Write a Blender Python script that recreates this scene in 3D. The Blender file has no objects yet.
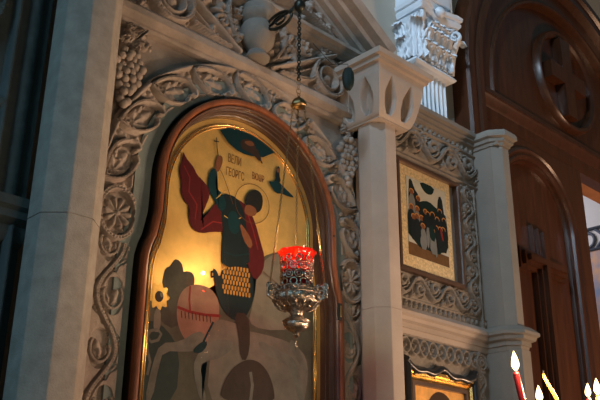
import bpy, bmesh, math, random
import numpy as np
from mathutils import Vector, Matrix
random.seed(7); np.random.seed(7)
PI=math.pi
C=bpy.context.scene.collection

# ---------------------------------------------------------------- camera
FPX=840.; TH=math.radians(21.8); YAW=math.radians(43.6); ROLL=math.radians(0.54)
CAM=Vector((0,-2.0,1.15))
Fv=Vector((math.sin(YAW)*math.cos(TH),math.cos(YAW)*math.cos(TH),math.sin(TH)))
R0=Vector((math.cos(YAW),-math.sin(YAW),0)); U0=R0.cross(Fv)
Rv=R0*math.cos(ROLL)+U0*math.sin(ROLL); Uv=U0*math.cos(ROLL)-R0*math.sin(ROLL)
cd=bpy.data.cameras.new('camera'); cam=bpy.data.objects.new('camera',cd); C.objects.link(cam)
cd.sensor_width=36; cd.lens=FPX/600*36; cd.clip_start=.02
m=Matrix((Rv,Uv,-Fv)).transposed().to_4x4(); m.translation=CAM; cam.matrix_world=m
bpy.context.scene.camera=cam
def at(px,py,Y):
    "where the sight line of a picture point meets the plane y=Y -> (x,z)"
    d=Fv+Rv*((px-300)/FPX)+Uv*((200-py)/FPX); t=(Y-CAM.y)/d.y
    return (CAM.x+d.x*t, CAM.z+d.z*t)

# ---------------------------------------------------------------- materials
MT={}
def mat(name,col,rough=.6,metal=0,var=0.,scale=8.,bump=0.,bscale=60.,col2=None,coat=0.,detail=6,emit=None,es=0,stretch=None,spec=None):
    if name in MT: return MT[name]
    m=bpy.data.materials.new(name); m.use_nodes=True; nt=m.node_tree; b=nt.nodes['Principled BSDF']
    b.inputs['Roughness'].default_value=rough; b.inputs['Metallic'].default_value=metal
    b.inputs['Base Color'].default_value=(*col,1)
    if spec is not None: b.inputs['Specular IOR Level'].default_value=spec
    if coat: b.inputs['Coat Weight'].default_value=coat; b.inputs['Coat Roughness'].default_value=.25
    if emit: b.inputs['Emission Color'].default_value=(*emit,1); b.inputs['Emission Strength'].default_value=es
    tc=nt.nodes.new('ShaderNodeTexCoord'); mp=nt.nodes.new('ShaderNodeMapping')
    nt.links.new(tc.outputs['Object'],mp.inputs['Vector'])
    if stretch: mp.inputs['Scale'].default_value=stretch
    if var or col2:
        n=nt.nodes.new('ShaderNodeTexNoise'); n.inputs['Scale'].default_value=scale; n.inputs['Detail'].default_value=detail
        n.inputs['Roughness'].default_value=.65
        nt.links.new(mp.outputs['Vector'],n.inputs['Vector'])
        r=nt.nodes.new('ShaderNodeValToRGB'); nt.links.new(n.outputs['Fac'],r.inputs['Fac'])
        c2=col2 or tuple(c*(1-var) for c in col)
        r.color_ramp.elements[0].position=.33; r.color_ramp.elements[0].color=(*c2,1)
        r.color_ramp.elements[1].position=.67; r.color_ramp.elements[1].color=(*col,1)
        nt.links.new(r.outputs['Color'],b.inputs['Base Color'])
    if bump:
        n2=nt.nodes.new('ShaderNodeTexNoise'); n2.inputs['Scale'].default_value=bscale; n2.inputs['Detail'].default_value=8
        n2.inputs['Roughness'].default_value=.7
        nt.links.new(mp.outputs['Vector'],n2.inputs['Vector'])
        bp=nt.nodes.new('ShaderNodeBump'); bp.inputs['Strength'].default_value=bump; bp.inputs['Distance'].default_value=.004
        nt.links.new(n2.outputs['Fac'],bp.inputs['Height']); nt.links.new(bp.outputs['Normal'],b.inputs['Normal'])
    MT[name]=m; return m
STONE=mat('stone_carved',(.40,.335,.28),.75,var=.38,scale=9,bump=.9,bscale=110,detail=9)
PILLAR=mat('stone_pillar',(.36,.33,.285),.8,var=.30,scale=22,bump=.7,bscale=190,detail=10)
PALE=mat('stone_pale',(.41,.345,.29),.7,var=.18,scale=6,bump=.25,bscale=120)
STONE2=mat('stone_grey_carved_dim',(.25,.225,.19),.78,var=.3,scale=5,bump=.45,bscale=90)  # greyer copy of the carved stone, darkened to carry the right bay's shade
PILLAR2=mat('stone_grey_dim',(.27,.24,.20),.8,var=.2,scale=4,bump=.4,bscale=140)  # greyer pillar stone, the pier's shade put into its base colour
DARKST=mat('stone_dark_teal',(.070,.088,.085),.8,var=.4,scale=7,bump=.4,bscale=90)  # very dark teal-grey base colour throughout the left bay
COOLST=mat('stone_cool_lit',(.20,.25,.24),.85,var=.35,scale=9,bump=.4,bscale=120)  # teal tint puts cool daylight on shaded stone into the colour
PLASTER=mat('plaster',(.44,.39,.32),.9,var=.1,scale=3,bump=.15,bscale=80)
MARBLE=mat('white_marble',(.70,.75,.80),.5,var=.15,scale=6,bump=.15,bscale=60)
WOODK2=mat('wood_kiot_shaded',(.085,.036,.022),.4,var=.4,scale=9,bump=.1,bscale=40,coat=.1,stretch=(4,4,.6))  # darker copy of the case wood, shade of the recess in its colour
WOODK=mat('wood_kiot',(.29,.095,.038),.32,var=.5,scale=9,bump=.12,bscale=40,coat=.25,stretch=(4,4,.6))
WOODD=mat('wood_door',(.070,.024,.010),.30,var=.45,scale=7,bump=.12,bscale=40,coat=0,stretch=(5,5,.5))
WOODF=mat('wood_frame_dark',(.10,.058,.038),.4,var=.4,scale=9,bump=.1,bscale=50,coat=.2)
WOODB=mat('wood_black',(.018,.02,.022),.3,bump=.05,coat=.3)
GOLD=mat('gold_leaf',(1.0,.62,.19),.42,.55,var=.25,scale=14,bump=.22,bscale=45)
GOLDB=mat('gold_bright',(.95,.62,.22),.24,1,var=.15,scale=30,bump=.1)
GOLDT=mat('gold_tooled',(1.0,.78,.42),.42,.35,var=.45,scale=90,bump=1.,bscale=150)
SILVER=mat('tarnished_silver',(.62,.52,.42),.27,1,var=.5,scale=60,bump=.5,bscale=130)
BRASS=mat('aged_brass',(.34,.24,.11),.33,1,var=.4,scale=50,bump=.2)
IRON=mat('dark_bronze',(.05,.055,.045),.38,.8,var=.3,scale=60)
GREENM=mat('dark_green_enamel',(.006,.022,.020),.45,.1,var=.3,scale=60)
FLOOR=mat('stone_floor',(.22,.19,.16),.4,var=.3,scale=3)
WAXR=mat('red_wax',(.24,.012,.014),.35); WAXY=mat('yellow_wax',(.72,.32,.05),.35)
BLACK=mat('black_wick',(.01,.01,.01),.8)
def flame_mat():
    m=bpy.data.materials.new('flame'); m.use_nodes=True; nt=m.node_tree; nt.nodes.clear()
    o=nt.nodes.new('ShaderNodeOutputMaterial'); e=nt.nodes.new('ShaderNodeEmission')
    e.inputs['Color'].default_value=(1,.62,.26,1); e.inputs['Strength'].default_value=9
    nt.links.new(e.outputs[0],o.inputs[0]); return m
FLAME=flame_mat()
def thin_glass(name,tint,refl=1.0,ior=1.5,rough=.02):
    m=bpy.data.materials.new(name); m.use_nodes=True; nt=m.node_tree; nt.nodes.clear()
    o=nt.nodes.new('ShaderNodeOutputMaterial'); t=nt.nodes.new('ShaderNodeBsdfTransparent'); t.inputs[0].default_value=(*tint,1)
    g=nt.nodes.new('ShaderNodeBsdfGlossy'); g.inputs['Roughness'].default_value=rough
    fr=nt.nodes.new('ShaderNodeFresnel'); fr.inputs['IOR'].default_value=ior
    mx=nt.nodes.new('ShaderNodeMixShader'); nt.links.new(fr.outputs[0],mx.inputs[0])
    ge=nt.nodes.new('ShaderNodeNewGeometry'); mu=nt.nodes.new('ShaderNodeMath'); mu.operation='SUBTRACT'; mu.use_clamp=True
    nt.links.new(fr.outputs[0],mu.inputs[0]); nt.links.new(ge.outputs['Backfacing'],mu.inputs[1]); nt.links.new(mu.outputs[0],mx.inputs[0])
    nt.links.new(t.outputs[0],mx.inputs[1]); nt.links.new(g.outputs[0],mx.inputs[2]); nt.links.new(mx.outputs[0],o.inputs[0])
    return m
PANE=thin_glass('window_glass',(.96,.97,.96))
RUBY=thin_glass('ruby_glass',(.80,.09,.05),rough=.08)
def _ruby():
    nt=RUBY.node_tree; o=[n for n in nt.nodes if n.type=='OUTPUT_MATERIAL'][0]; src=o.inputs[0].links[0].from_socket
    t=nt.nodes.new('ShaderNodeBsdfTranslucent'); t.inputs[0].default_value=(.65,.11,.05,1); m=nt.nodes.new('ShaderNodeMixShader'); m.inputs[0].default_value=.06
    nt.links.new(src,m.inputs[1]); nt.links.new(t.outputs[0],m.inputs[2]); nt.links.new(m.outputs[0],o.inputs[0])
_ruby()
def flat(name,col,rough=.5,var=.2,metal=0,scale=40): return mat('paint_'+name,col,rough,metal,var=var,scale=scale,bump=.05,spec=.15)

# ---------------------------------------------------------------- object helpers
def link(name,me,mt=None,parent=None,smooth=False):
    o=bpy.data.objects.new(name,me); C.objects.link(o)
    if mt is not None:
        for q in (mt if isinstance(mt,(list,tuple)) else [mt]): me.materials.append(q)
    if parent: o.parent=parent
    if smooth:
        for p in me.polygons: p.use_smooth=True
    return o
def finish(bm,name,mt,parent=None,smooth=False,angle=None):
    bmesh.ops.recalc_face_normals(bm,faces=bm.faces)
    me=bpy.data.meshes.new(name); bm.to_mesh(me); bm.free()
    o=link(name,me,mt,parent,smooth or angle is not None)
    if angle is not None: me.set_sharp_from_angle(angle=math.radians(angle))
    return o
def tag(o,label=None,cat=None,group=None,kind=None):
    if label: o['label']=label
    if cat: o['category']=cat
    if group: o['group']=group
    if kind: o['kind']=kind
    return o
def empty(name,loc,label,cat,group=None):
    o=bpy.data.objects.new(name,None); C.objects.link(o); o.location=loc; o.empty_display_size=.05
    bpy.context.view_layer.update()
    return tag(o,label,cat,group)
def adopt(o,root):
    "parent a mesh given in world coordinates to a thing"
    o.parent=root; r=root; loc=Vector((0,0,0))
    while r: loc+=r.location; r=r.parent
    o.data.transform(Matrix.Translation(-loc)) ; return o
def part(bm,name,mt,root,smooth=False,angle=None):
    return adopt(finish(bm,name,mt,None,smooth,angle),root)
def box(bm,x0,x1,y0,y1,z0,z1,bev=0):
    vs=[bm.verts.new((x,y,z)) for x in (x0,x1) for y in (y0,y1) for z in (z0,z1)]
    q=[(0,1,3,2),(4,6,7,5),(0,4,5,1),(2,3,7,6),(0,2,6,4),(1,5,7,3)]
    fs=[bm.faces.new([vs[i] for i in f]) for f in q]
    if bev:
        es=set(e for f in fs for e in f.edges)
        bmesh.ops.bevel(bm,geom=list(es),offset=bev,segments=2,affect='EDGES',profile=.5)
def prism(bm,poly,z0,z1,axis='z'):
    "extrude a closed polygon; axis z: poly=(x,y); axis y: poly=(x,z), z0,z1 are y"
    f=(lambda p,t:(p[0],p[1],t)) if axis=='z' else (lambda p,t:(p[0],t,p[1]))
    a=[bm.verts.new(f(p,z0)) for p in poly]; b=[bm.verts.new(f(p,z1)) for p in poly]; n=len(poly)
    for i in range(n): bm.faces.new((a[i],a[(i+1)%n],b[(i+1)%n],b[i]))
    bm.faces.new(a); bm.faces.new(b[::-1])
def sweep(bm,path,prof,closed=False,mapf=None,cap=True):
    """path of (a,b); prof of (u,c): u is offset to the RIGHT of the travel direction, c the third coordinate"""
    n=len(path); rows=[]
    for i,p in enumerate(path):
        def d(q,r):
            v=Vector((r[0]-q[0],r[1]-q[1])); return v.normalized()
        if closed: d1=d(path[i-1],p); d2=d(p,path[(i+1)%n])
        else:
            d1=d(path[i-1],p) if i>0 else None; d2=d(p,path[i+1]) if i<n-1 else None
            d1=d1 or d2; d2=d2 or d1
        n1=Vector((d1.y,-d1.x)); n2=Vector((d2.y,-d2.x)); mm=(n1+n2)
        mm=mm/ max(.3,(mm.dot(n1))) if mm.length>1e-6 else n1
        rows.append([bm.verts.new(mapf(p[0]+mm.x*u,p[1]+mm.y*u,c)) for u,c in prof])
    k=len(prof)
    for i in range(n if closed else n-1):
        a=rows[i]; b=rows[(i+1)%n]
        for j in range(k):
            if j==k-1 and not cap: continue
            bm.faces.new((a[j],a[(j+1)%k],b[(j+1)%k],b[j]))
    if not closed and cap: bm.faces.new(rows[0]); bm.faces.new(rows[-1][::-1])
PLAN=lambda a,b,c:(a,b,c)          # path in plan, c = z
WALL=lambda a,b,c:(a,c,b)          # path in elevation (x,z), c = y
def tube(bm,pts,r,seg=8,closed=False):
    pts=[Vector(p) for p in pts]; n=len(pts); rows=[]; rr=r if isinstance(r,(list,tuple)) else [r]*n
    prev=None
    for i,p in enumerate(pts):
        if closed: t=pts[(i+1)%n]-pts[i-1]
        else: t=pts[min(i+1,n-1)]-pts[max(i-1,0)]
        t.normalize()
        if prev is None:
            up=Vector((0,0,1)) if abs(t.z)<.9 else Vector((1,0,0)); a=t.cross(up).normalized()
        else:
            a=prev-t*prev.dot(t); a.normalize()
        prev=a; b=t.cross(a)
        rows.append([bm.verts.new(p+(a*math.cos(2*PI*k/seg)+b*math.sin(2*PI*k/seg))*rr[i]) for k in range(seg)])
    for i in range(n if closed else n-1):
        A=rows[i];B=rows[(i+1)%n]
        for k in range(seg): bm.faces.new((A[k],A[(k+1)%seg],B[(k+1)%seg],B[k]))
    if not closed: bm.faces.new(rows[0]); bm.faces.new(rows[-1][::-1])
def ring(bm,c,r,rt,nrm=(0,0,1),seg=16,ts=6,sx=1,sy=1):
    nrm=Vector(nrm).normalized(); q=nrm.to_track_quat('Z','Y')
    pts=[Vector(c)+q@Vector((math.cos(2*PI*i/seg)*r*sx,math.sin(2*PI*i/seg)*r*sy,0)) for i in range(seg)]
    tube(bm,pts,rt,ts,True)
def lathe(bm,prof,cx,cy,seg=32,scal=None):
    rows=[]
    for r,z in prof:
        rows.append([bm.verts.new((cx+r*(1+(scal(k/seg,z) if scal else 0))*math.cos(2*PI*k/seg),cy+r*(1+(scal(k/seg,z) if scal else 0))*math.sin(2*PI*k/seg),z)) for k in range(seg)])
    for i in range(len(rows)-1):
        for k in range(seg): bm.faces.new((rows[i][k],rows[i][(k+1)%seg],rows[i+1][(k+1)%seg],rows[i+1][k]))
    for rw in (rows[0],rows[-1]):
        try: bm.faces.new(rw)
        except: pass
def sphere(bm,c,r,seg=12,sc=(1,1,1)):
    M=Matrix.Translation(c)@Matrix.Diagonal((r*sc[0],r*sc[1],r*sc[2],1))
    bmesh.ops.create_uvsphere(bm,u_segments=seg,v_segments=max(6,seg*2//3),radius=1,matrix=M)

# ---------------------------------------------------------------- relief carving as a height field
class Relief:
    def __init__(s,x0,x1,z0,z1,step,ground=0.):
        s.nx=int(round((x1-x0)/step))+1; s.nz=int(round((z1-z0)/step))+1
        s.xs=np.linspace(x0,x1,s.nx); s.zs=np.linspace(z0,z1,s.nz)
        s.X,s.Z=np.meshgrid(s.xs,s.zs); s.H=np.full(s.X.shape,float(ground)); s.mask=np.ones(s.X.shape,bool); s.step=step
    def win(s,x0,x1,z0,z1):
        i0=max(0,np.searchsorted(s.xs,x0)-1); i1=min(s.nx,np.searchsorted(s.xs,x1)+1)
        j0=max(0,np.searchsorted(s.zs,z0)-1); j1=min(s.nz,np.searchsorted(s.zs,z1)+1)
        return (slice(j0,j1),slice(i0,i1))
    def stroke(s,pts,w,h,kind='round',closed=False):
        pts=list(pts); n=len(pts)
        if closed: pts=pts+[pts[0]]
        W=w if isinstance(w,(list,tuple)) else [w]*len(pts)
        for i in range(len(pts)-1):
            (ax,az),(bx,bz)=pts[i][:2],pts[i+1][:2]; wm=max(W[i],W[i+1])
            k=s.win(min(ax,bx)-wm,max(ax,bx)+wm,min(az,bz)-wm,max(az,bz)+wm)
            X=s.X[k];Z=s.Z[k]
            if X.size==0: continue
            dx,dz=bx-ax,bz-az; L=dx*dx+dz*dz+1e-12
            t=np.clip(((X-ax)*dx+(Z-az)*dz)/L,0,1)
            d=np.hypot(X-ax-t*dx,Z-az-t*dz)/(W[i]+(W[i+1]-W[i])*t+1e-9)
            if kind=='round': v=h*np.sqrt(np.clip(1-d*d,0,1))
            elif kind=='groove': v=h*np.sqrt(np.clip(1-d*d,0,1))*(1-.45*np.exp(-(d/.28)**2))
            else: v=h*np.clip((1-d)*3.5,0,1)
            if kind=='groove': v=h*np.clip((1-d)*3.2,0,1)*(1-.30*np.exp(-(d/.30)**2))
            s.H[k]=np.maximum(s.H[k],v)
    def cut(s,pts,w,lvl=0.,closed=False):
        pts=list(pts)+([pts[0]] if closed else [])
        for i in range(len(pts)-1):
            (ax,az),(bx,bz)=pts[i][:2],pts[i+1][:2]
            k=s.win(min(ax,bx)-w,max(ax,bx)+w,min(az,bz)-w,max(az,bz)+w); X=s.X[k];Z=s.Z[k]
            if X.size==0: continue
            dx,dz=bx-ax,bz-az; L=dx*dx+dz*dz+1e-12; t=np.clip(((X-ax)*dx+(Z-az)*dz)/L,0,1)
            d=np.hypot(X-ax-t*dx,Z-az-t*dz); s.H[k]=np.where(d<w,np.minimum(s.H[k],lvl),s.H[k])
    def band(s,pts,w,h,gap=.0045,closed=False):
        s.cut(pts,w+gap,0,closed); s.stroke(pts,w,h,'groove',closed)
    def blob(s,cx,cz,rx,rz,ang,h,cut=False,kind='dome'):
        R=max(rx,rz); k=s.win(cx-R,cx+R,cz-R,cz+R); X=s.X[k]-cx;Z=s.Z[k]-cz
        if X.size==0: return
        c,n=math.cos(ang),math.sin(ang); u=(X*c+Z*n)/rx; v=(-X*n+Z*c)/rz; d=np.hypot(u,v)
        H=h*np.sqrt(np.clip(1-d*d,0,1)) if kind=='dome' else h*np.clip((1-d)*4,0,1)
        if cut: s.H[k]=np.where(d<1,s.H[k]-H,s.H[k])
        else: s.H[k]=np.maximum(s.H[k],H)
    def leaf(s,cx,cz,ang,L,h,lobes=5,wide=1.,base=.0):
        "lobed leaf, stem end at (cx,cz), pointing along ang"
        k=s.win(cx-L*1.1,cx+L*1.1,cz-L*1.1,cz+L*1.1); X=s.X[k]-cx;Z=s.Z[k]-cz
        if X.size==0: return
        c,n=math.cos(ang),math.sin(ang); u=X*c+Z*n; v=(-X*n+Z*c)/wide
        th=np.arctan2(v,u); r=np.hypot(u,v); m=max(2,(lobes+1)//2)
        e=np.cos(m*th*1.55); R=L*np.clip(np.cos(np.clip(th*.78,-PI/2,PI/2)),0,1)**.6*(.82+.18*e)
        q=np.clip(1-r/np.maximum(R,1e-6),0,1)
        H=h*np.clip(q*4,0,1)**.6*(.62+.26*e+.12*np.cos(r/L*16))+base*(q>0)
        s.H[k]=np.where(q>0,np.maximum(s.H[k],H),s.H[k])
    def spiral(s,cx,cz,r0,r1,a0,turns,w,h,kind='groove',bulb=True):
        n=int(18*abs(turns))+6; P=[];W=[]
        for i in range(n+1):
            t=i/n; r=r0+(r1-r0)*t; a=a0+2*PI*turns*t; P.append((cx+r*math.cos(a),cz+r*math.sin(a))); W.append(w*(1-.35*t))
        s.stroke(P,W,h,kind)
        if bulb: s.blob(P[-1][0],P[-1][1],w*1.25,w*1.25,0,h*1.25)
    def rosette(s,cx,cz,R,h,pet=10):
        k=s.win(cx-R,cx+R,cz-R,cz+R); X=s.X[k]-cx;Z=s.Z[k]-cz; r=np.hypot(X,Z)/R; th=np.arctan2(Z,X)
        e=np.abs(np.cos(pet*th/2)); RR=.72+.28*e
        H=h*np.clip((1-(r/RR)**2)*3,0,1)*(.25+.75*e**.7)*(.55+.45*np.clip(r*1.5,0,1))
        s.H[k]=np.maximum(s.H[k],H); s.blob(cx,cz,R*.2,R*.2,0,h*.9)
    def build(s,name,mt,y,root=None,mapf=None,noise=.0006,deep=1.35):
        H=s.H+np.random.normal(0,1,s.H.shape)*0
        for a,fx,fz,p in ((noise,61,47,.3),(noise*.8,133,119,1.3),(noise*.6,240,260,2.)):
            H=H+a*np.sin(s.X*fx+p+2*np.sin(s.Z*31))*np.sin(s.Z*fz+2*np.sin(s.X*37))
        idx=-np.ones(s.X.shape,int); m=s.mask; idx[m]=np.arange(m.sum())
        X=s.X[m];Z=s.Z[m];Hh=H[m]
        if mapf: co=mapf(X,Z,Hh)
        else: co=np.stack([X,y-Hh*deep,Z],1)
        q=m[:-1,:-1]&m[1:,:-1]&m[:-1,1:]&m[1:,1:]
        a=idx[:-1,:-1][q];b=idx[:-1,1:][q];c=idx[1:,1:][q];d=idx[1:,:-1][q]
        F=np.stack([a,b,c,d],1)
        used=np.zeros(len(co),bool); used[F.ravel()]=True; rm=np.cumsum(used)-1
        co=co[used]; F=rm[F]
        me=bpy.data.meshes.new(name); me.vertices.add(len(co)); me.vertices.foreach_set('co',co.astype(np.float32).ravel())
        me.loops.add(F.size); me.loops.foreach_set('vertex_index',F.ravel().astype(np.int32))
        me.polygons.add(len(F)); me.polygons.foreach_set('loop_start',np.arange(0,F.size,4,dtype=np.int32))
        me.polygons.foreach_set('loop_total',np.full(len(F),4,np.int32))
        me.update(calc_edges=True); me.validate()
        o=link(name,me,mt,None,True)
        if root: adopt(o,root)
        return o
def arcp(cx,cz,r,a0,a1,n=24,rz=None):
    rz=rz or r
    return [(cx+r*math.cos(a0+(a1-a0)*i/n),cz+rz*math.sin(a0+(a1-a0)*i/n)) for i in range(n+1)]
def scroll_run(rf,x0,x1,zc,amp,n,w,h,vertical=False,leafy=True,mir=1,fill=.6):
    "a running vine: wavy flat stem with a spiral and leaves in every bend, outlines cut into the ground"
    f=(lambda u,v:(u,v)) if not vertical else (lambda u,v:(v,u))
    if fill:
        a=f(x0,zc); b=f(x1,zc); k=rf.win(min(a[0],b[0])-(amp if vertical else 0),max(a[0],b[0])+(amp if vertical else 0),min(a[1],b[1])-(0 if vertical else amp),max(a[1],b[1])+(0 if vertical else amp))
        rf.H[k]=np.maximum(rf.H[k],h*fill*.55)
    du=(x1-x0)/n; g=w*.62
    for k in range(n):
        sg=mir*(1 if k%2==0 else -1)
        for j,(su,sv) in enumerate(((.5,.80),(.05,.82),(.95,-.75))):
            ex,ez=f(x0+du*(k+su),zc-sg*amp*sv)
            an=(-sg*PI/2 if not vertical else (PI if sg>0 else 0))+(j-.5)*.9
            if leafy: rf.leaf(ex,ez,an+PI,amp*.55,h*.75,5,base=h*.2)
    for k in range(n):
        sg=mir*(1 if k%2==0 else -1); u=x0+du*(k+.5); v=zc-sg*amp*.20
        cx,cz=f(u,v); R=min(abs(du)*.42,amp*.66)
        a0=(PI/2 if not vertical else 0) if sg>0 else (-PI/2 if not vertical else PI)
        tr=-sg if not vertical else sg
        P=[]
        for i in range(25):
            t=i/24; q=R+(w*1.1-R)*t; a=a0+2*PI*tr*1.25*t; P.append((cx+q*math.cos(a),cz+q*math.sin(a)))
        rf.band(P,w*.8,h*.95,g); rf.blob(P[-1][0],P[-1][1],w*1.2,w*1.2,0,h*1.15)
    P=[]
    for i in range(n*16+1):
        P.append(f(x0+(x1-x0)*i/(n*16),zc+mir*amp*.80*math.sin(PI*i/16)))
    rf.band(P,w,h,g)

# ================================================================ THE SETTING
bm=bmesh.new(); box(bm,-3,9,-5,3,-.05,0); tag(finish(bm,'floor',FLOOR),kind='structure')
# solid wall cores behind the carved faces (each carved panel is a part of its wall)
def wall(name,x0,x1,y0,y1,z0,z1,mt=PALE):
    bm=bmesh.new(); box(bm,x0,x1,y0,y1,z0,z1); return tag(finish(bm,name,mt),kind='structure')
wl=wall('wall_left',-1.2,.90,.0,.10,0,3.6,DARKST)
wc=wall('wall_center',1.02,2.26,.05,.14,0,2.95)
wr=wall('wall_right',2.20,3.06,.012,.14,0,2.86)

# ---- left bay: big dark scroll carving and a ledge
rf=Relief(.15,.885,1.95,3.3,.004)
for zz in (2.16,2.52,2.88,3.22):
    for sx,cx in ((1,.62),(-1,.33)):
        rf.spiral(cx,zz,.14,.02,-PI/2 if sx>0 else -PI/2,sx*1.6,.022,.022)
        for a in (0.3,1.6,2.9,4.4): rf.leaf(cx+.12*math.cos(a),zz+.14*math.sin(a),a,.08,.018,5)
rf.stroke([(.80,1.95),(.80,3.3)],.012,.018); 
rf.stroke([(.855,1.95),(.855,3.3)],.02,.010,'round')
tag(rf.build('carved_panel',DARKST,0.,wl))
rf=Relief(.15,.885,1.0,1.88,.004)
scroll_run(rf,1.05,1.85,.62,.13,4,.018,.022,True); scroll_run(rf,1.05,1.85,.34,.13,4,.018,.022,True)
rf.stroke([(.82,1.0),(.82,1.88)],.014,.02); rf.stroke([(.86,1.0),(.86,1.88)],.014,.03)
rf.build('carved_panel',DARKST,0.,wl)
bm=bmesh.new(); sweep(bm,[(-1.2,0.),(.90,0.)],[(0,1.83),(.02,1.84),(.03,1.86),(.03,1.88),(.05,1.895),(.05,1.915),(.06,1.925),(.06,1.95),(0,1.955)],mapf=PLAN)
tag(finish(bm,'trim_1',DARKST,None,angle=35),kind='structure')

# ---- centre bay : arched carved surround
CX,CZ,RO=1.66,2.083,.57
KX,KZ=1.67,2.15
rf=Relief(1.05,2.27,1.12,2.665,.0022)
X,Z=rf.X,rf.Z; r=np.hypot(X-CX,Z-CZ); up=Z>CZ
outer=np.where(up,r,np.abs(X-CX))
rk=np.where(Z>2.05,np.hypot(X-CX,Z-2.10),np.abs(X-CX))      # inner opening
inn=.446+.006*(Z<1.9)
rf.mask=(outer<RO)&(rk>inn-.01)
# ring mouldings
def arch_path(rr,zc=CZ,cx=CX,zb=1.0,n=60): return [(cx-rr,zb)]+[(cx+rr*math.cos(a),zc+rr*math.sin(a)) for a in np.linspace(PI,0,n)]+[(cx+rr,zb)]
rf.stroke(arch_path(.558),.0095,.036,'round'); rf.cut(arch_path(.5415),.004,0.)
rf.stroke(arch_path(.449,2.10),.006,.014,'round')
# interlaced ovals with leaves in the arch
N=9
band_=(np.abs(r-.502)<.045)&(Z>2.02); rf.H[band_]=np.maximum(rf.H[band_],.002)
def unit(a,sg):
    "local frame of one carved unit: u runs towards the apex, v outwards"
    tx,tz=(-math.sin(a)*sg,math.cos(a)*sg); nx,nz=math.cos(a),math.sin(a); c=(CX+.500*nx,CZ+.500*nz)
    return (lambda u,v:(c[0]+tx*u+nx*v,c[1]+tz*u+nz*v)),(lambda an: math.atan2(tz*math.cos(an)+nz*math.sin(an),tx*math.cos(an)+nx*math.sin(an)))
def curve(q,pts,n=7):
    out=[]
    P=[pts[0]]+list(pts)+[pts[-1]]
    for k in range(1,len(P)-2):
        for m_ in range(n):
            t=m_/n; a,b,c,d=P[k-1],P[k],P[k+1],P[k+2]
            out.append(q(*[.5*((2*b[e])+(-a[e]+c[e])*t+(2*a[e]-5*b[e]+4*c[e]-d[e])*t*t+(-a[e]+3*b[e]-3*c[e]+d[e])*t**3) for e in (0,1)]))
    out.append(q(*pts[-1])); return out
U=[]
for i in range(N):
    a=PI*(i+.5)/N; sides=[1] if a<PI/2-.01 else [-1]
    if abs(a-PI/2)<.02: sides=[-1]
    U.append(unit(a,sides[0]))
for q,A in U:
    rf.leaf(*q(-.042,.012),A(-.30),.088,.016,7,.75,.003); rf.leaf(*q(-.010,.020),A(.15),.045,.017,5,.8,.002)
    rf.leaf(*q(.090,.044),A(-1.9),.046,.016,5,1.05,.003); rf.leaf(*q(-.088,-.044),A(.9),.030,.015,3,1.,.003)
    for (u,v) in ((.040,.016),(-.012,-.030),(.012,.030)): rf.blob(*q(u,v),.007,.005,u*40,.018)
for q,A in U:
    rf.band(curve(q,[(-.080,.046),(-.045,.050),(.005,.044),(.045,.026),(.066,-.004),(.070,-.034),(.056,-.044),(.047,-.034)]),.0058,.033,.006)
    rf.band(curve(q,[(-.080,.046),(-.074,.015),(-.056,-.016),(-.026,-.038),(.012,-.050),(.030,-.040)]),.0055,.031,.006)
    rf.blob(*q(-.056,.030),.012,.012,0,.030); rf.blob(*q(-.056,.030),.0065,.0065,0,.030,cut=True)
# rosettes at the shoulders, vine on the jambs
for sx in (-1,1):
    x=CX+sx*.490; z0=2.005
    k=rf.win(x-.066,x+.066,1.0,z0-.075); rf.H[k]=np.maximum(rf.H[k]*(np.abs(rf.X[k]-CX)>.535),.013)
    rf.H[rf.win(x-.072,x+.072,z0-.088,z0+.088)]*=.15
    rf.blob(x,z0,.058,.074,0,.004,kind='flat')
    zb=1.02;zt=1.915; per=.150
    for k in range(6):
        zz=zt-per*k; s2=-sx if k%2==0 else sx
        rf.cut([(x-s2*.014,zz-.030),(x-s2*.014,zz+.026)],.026,.0)
        rf.leaf(x-s2*.006,zz-.036,PI/2+s2*.35,.064,.016,7,.85,.003); rf.leaf(x-s2*.006,zz-.034,PI/2-s2*.6,.045,.014,5,.8,.003)
        P=arcp(x-s2*.012,zz-.002,.030,PI/2+s2*.9,PI/2+s2*5.0,18,.036); rf.band(P,.0048,.017,.0035)
        P=[(x+s2*(.010+.030*t),zz-.078+.040*t+.006*math.sin(5*t)) for t in np.linspace(0,1,8)]; rf.band(P,.004,.016,.0035)
        P=[(x+s2*(.012+.028*t),zz+.060-.036*t-.006*math.sin(5*t)) for t in np.linspace(0,1,8)]; rf.band(P,.004,.016,.0035)
    P=[]
    for k in range(121):
        zz=zt-(zt-zb)*k/120; P.append((x+sx*.002-sx*.036*math.cos(2*PI*(zt-zz)/(2*per)),zz))
    rf.band(P,.0068,.020,.005)
    rf.band(arcp(x,z0,.060,0,2*PI,36,.076),.0085,.026,.003); rf.rosette(x,z0,.053,.024,10)
    rf.stroke([(CX+sx*.552,1.0),(CX+sx*.552,2.083)],.013,.022,'round')
rf.build('carved_surround',STONE,0.0,wc,deep=.92)
# dressed inner edge of the surround, between the carving and the icon case
def outline(h_low,r,zc=KZ,cx=KX,zb=1.25,sh=.002):
    pts=[(cx-h_low,zb),(cx-h_low,1.86),(cx-h_low+.002,1.90),(cx-h_low+.010,1.935)]
    e=(cx-r-.001,2.05)
    pts+=[(cx-h_low+.022,1.965),(cx-(h_low*.25+r*.75),1.995),(e[0],2.04),(cx-r-.0,2.10)]
    pts+=[(cx+r*math.cos(a),zc+r*math.sin(a)) for a in np.linspace(PI,0,49)]
    R=[(2*cx-p[0],p[1]) for p in pts[:8]][::-1]
    return pts+R
bm=bmesh.new(); sweep(bm,outline(.417,.380),[(-.005,.052),(-.005,.006),(-.012,-.006),(-.070,-.010),(-.070,.052)],mapf=WALL)
part(bm,'inner_border',COOLST,wc,angle=40)
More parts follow.
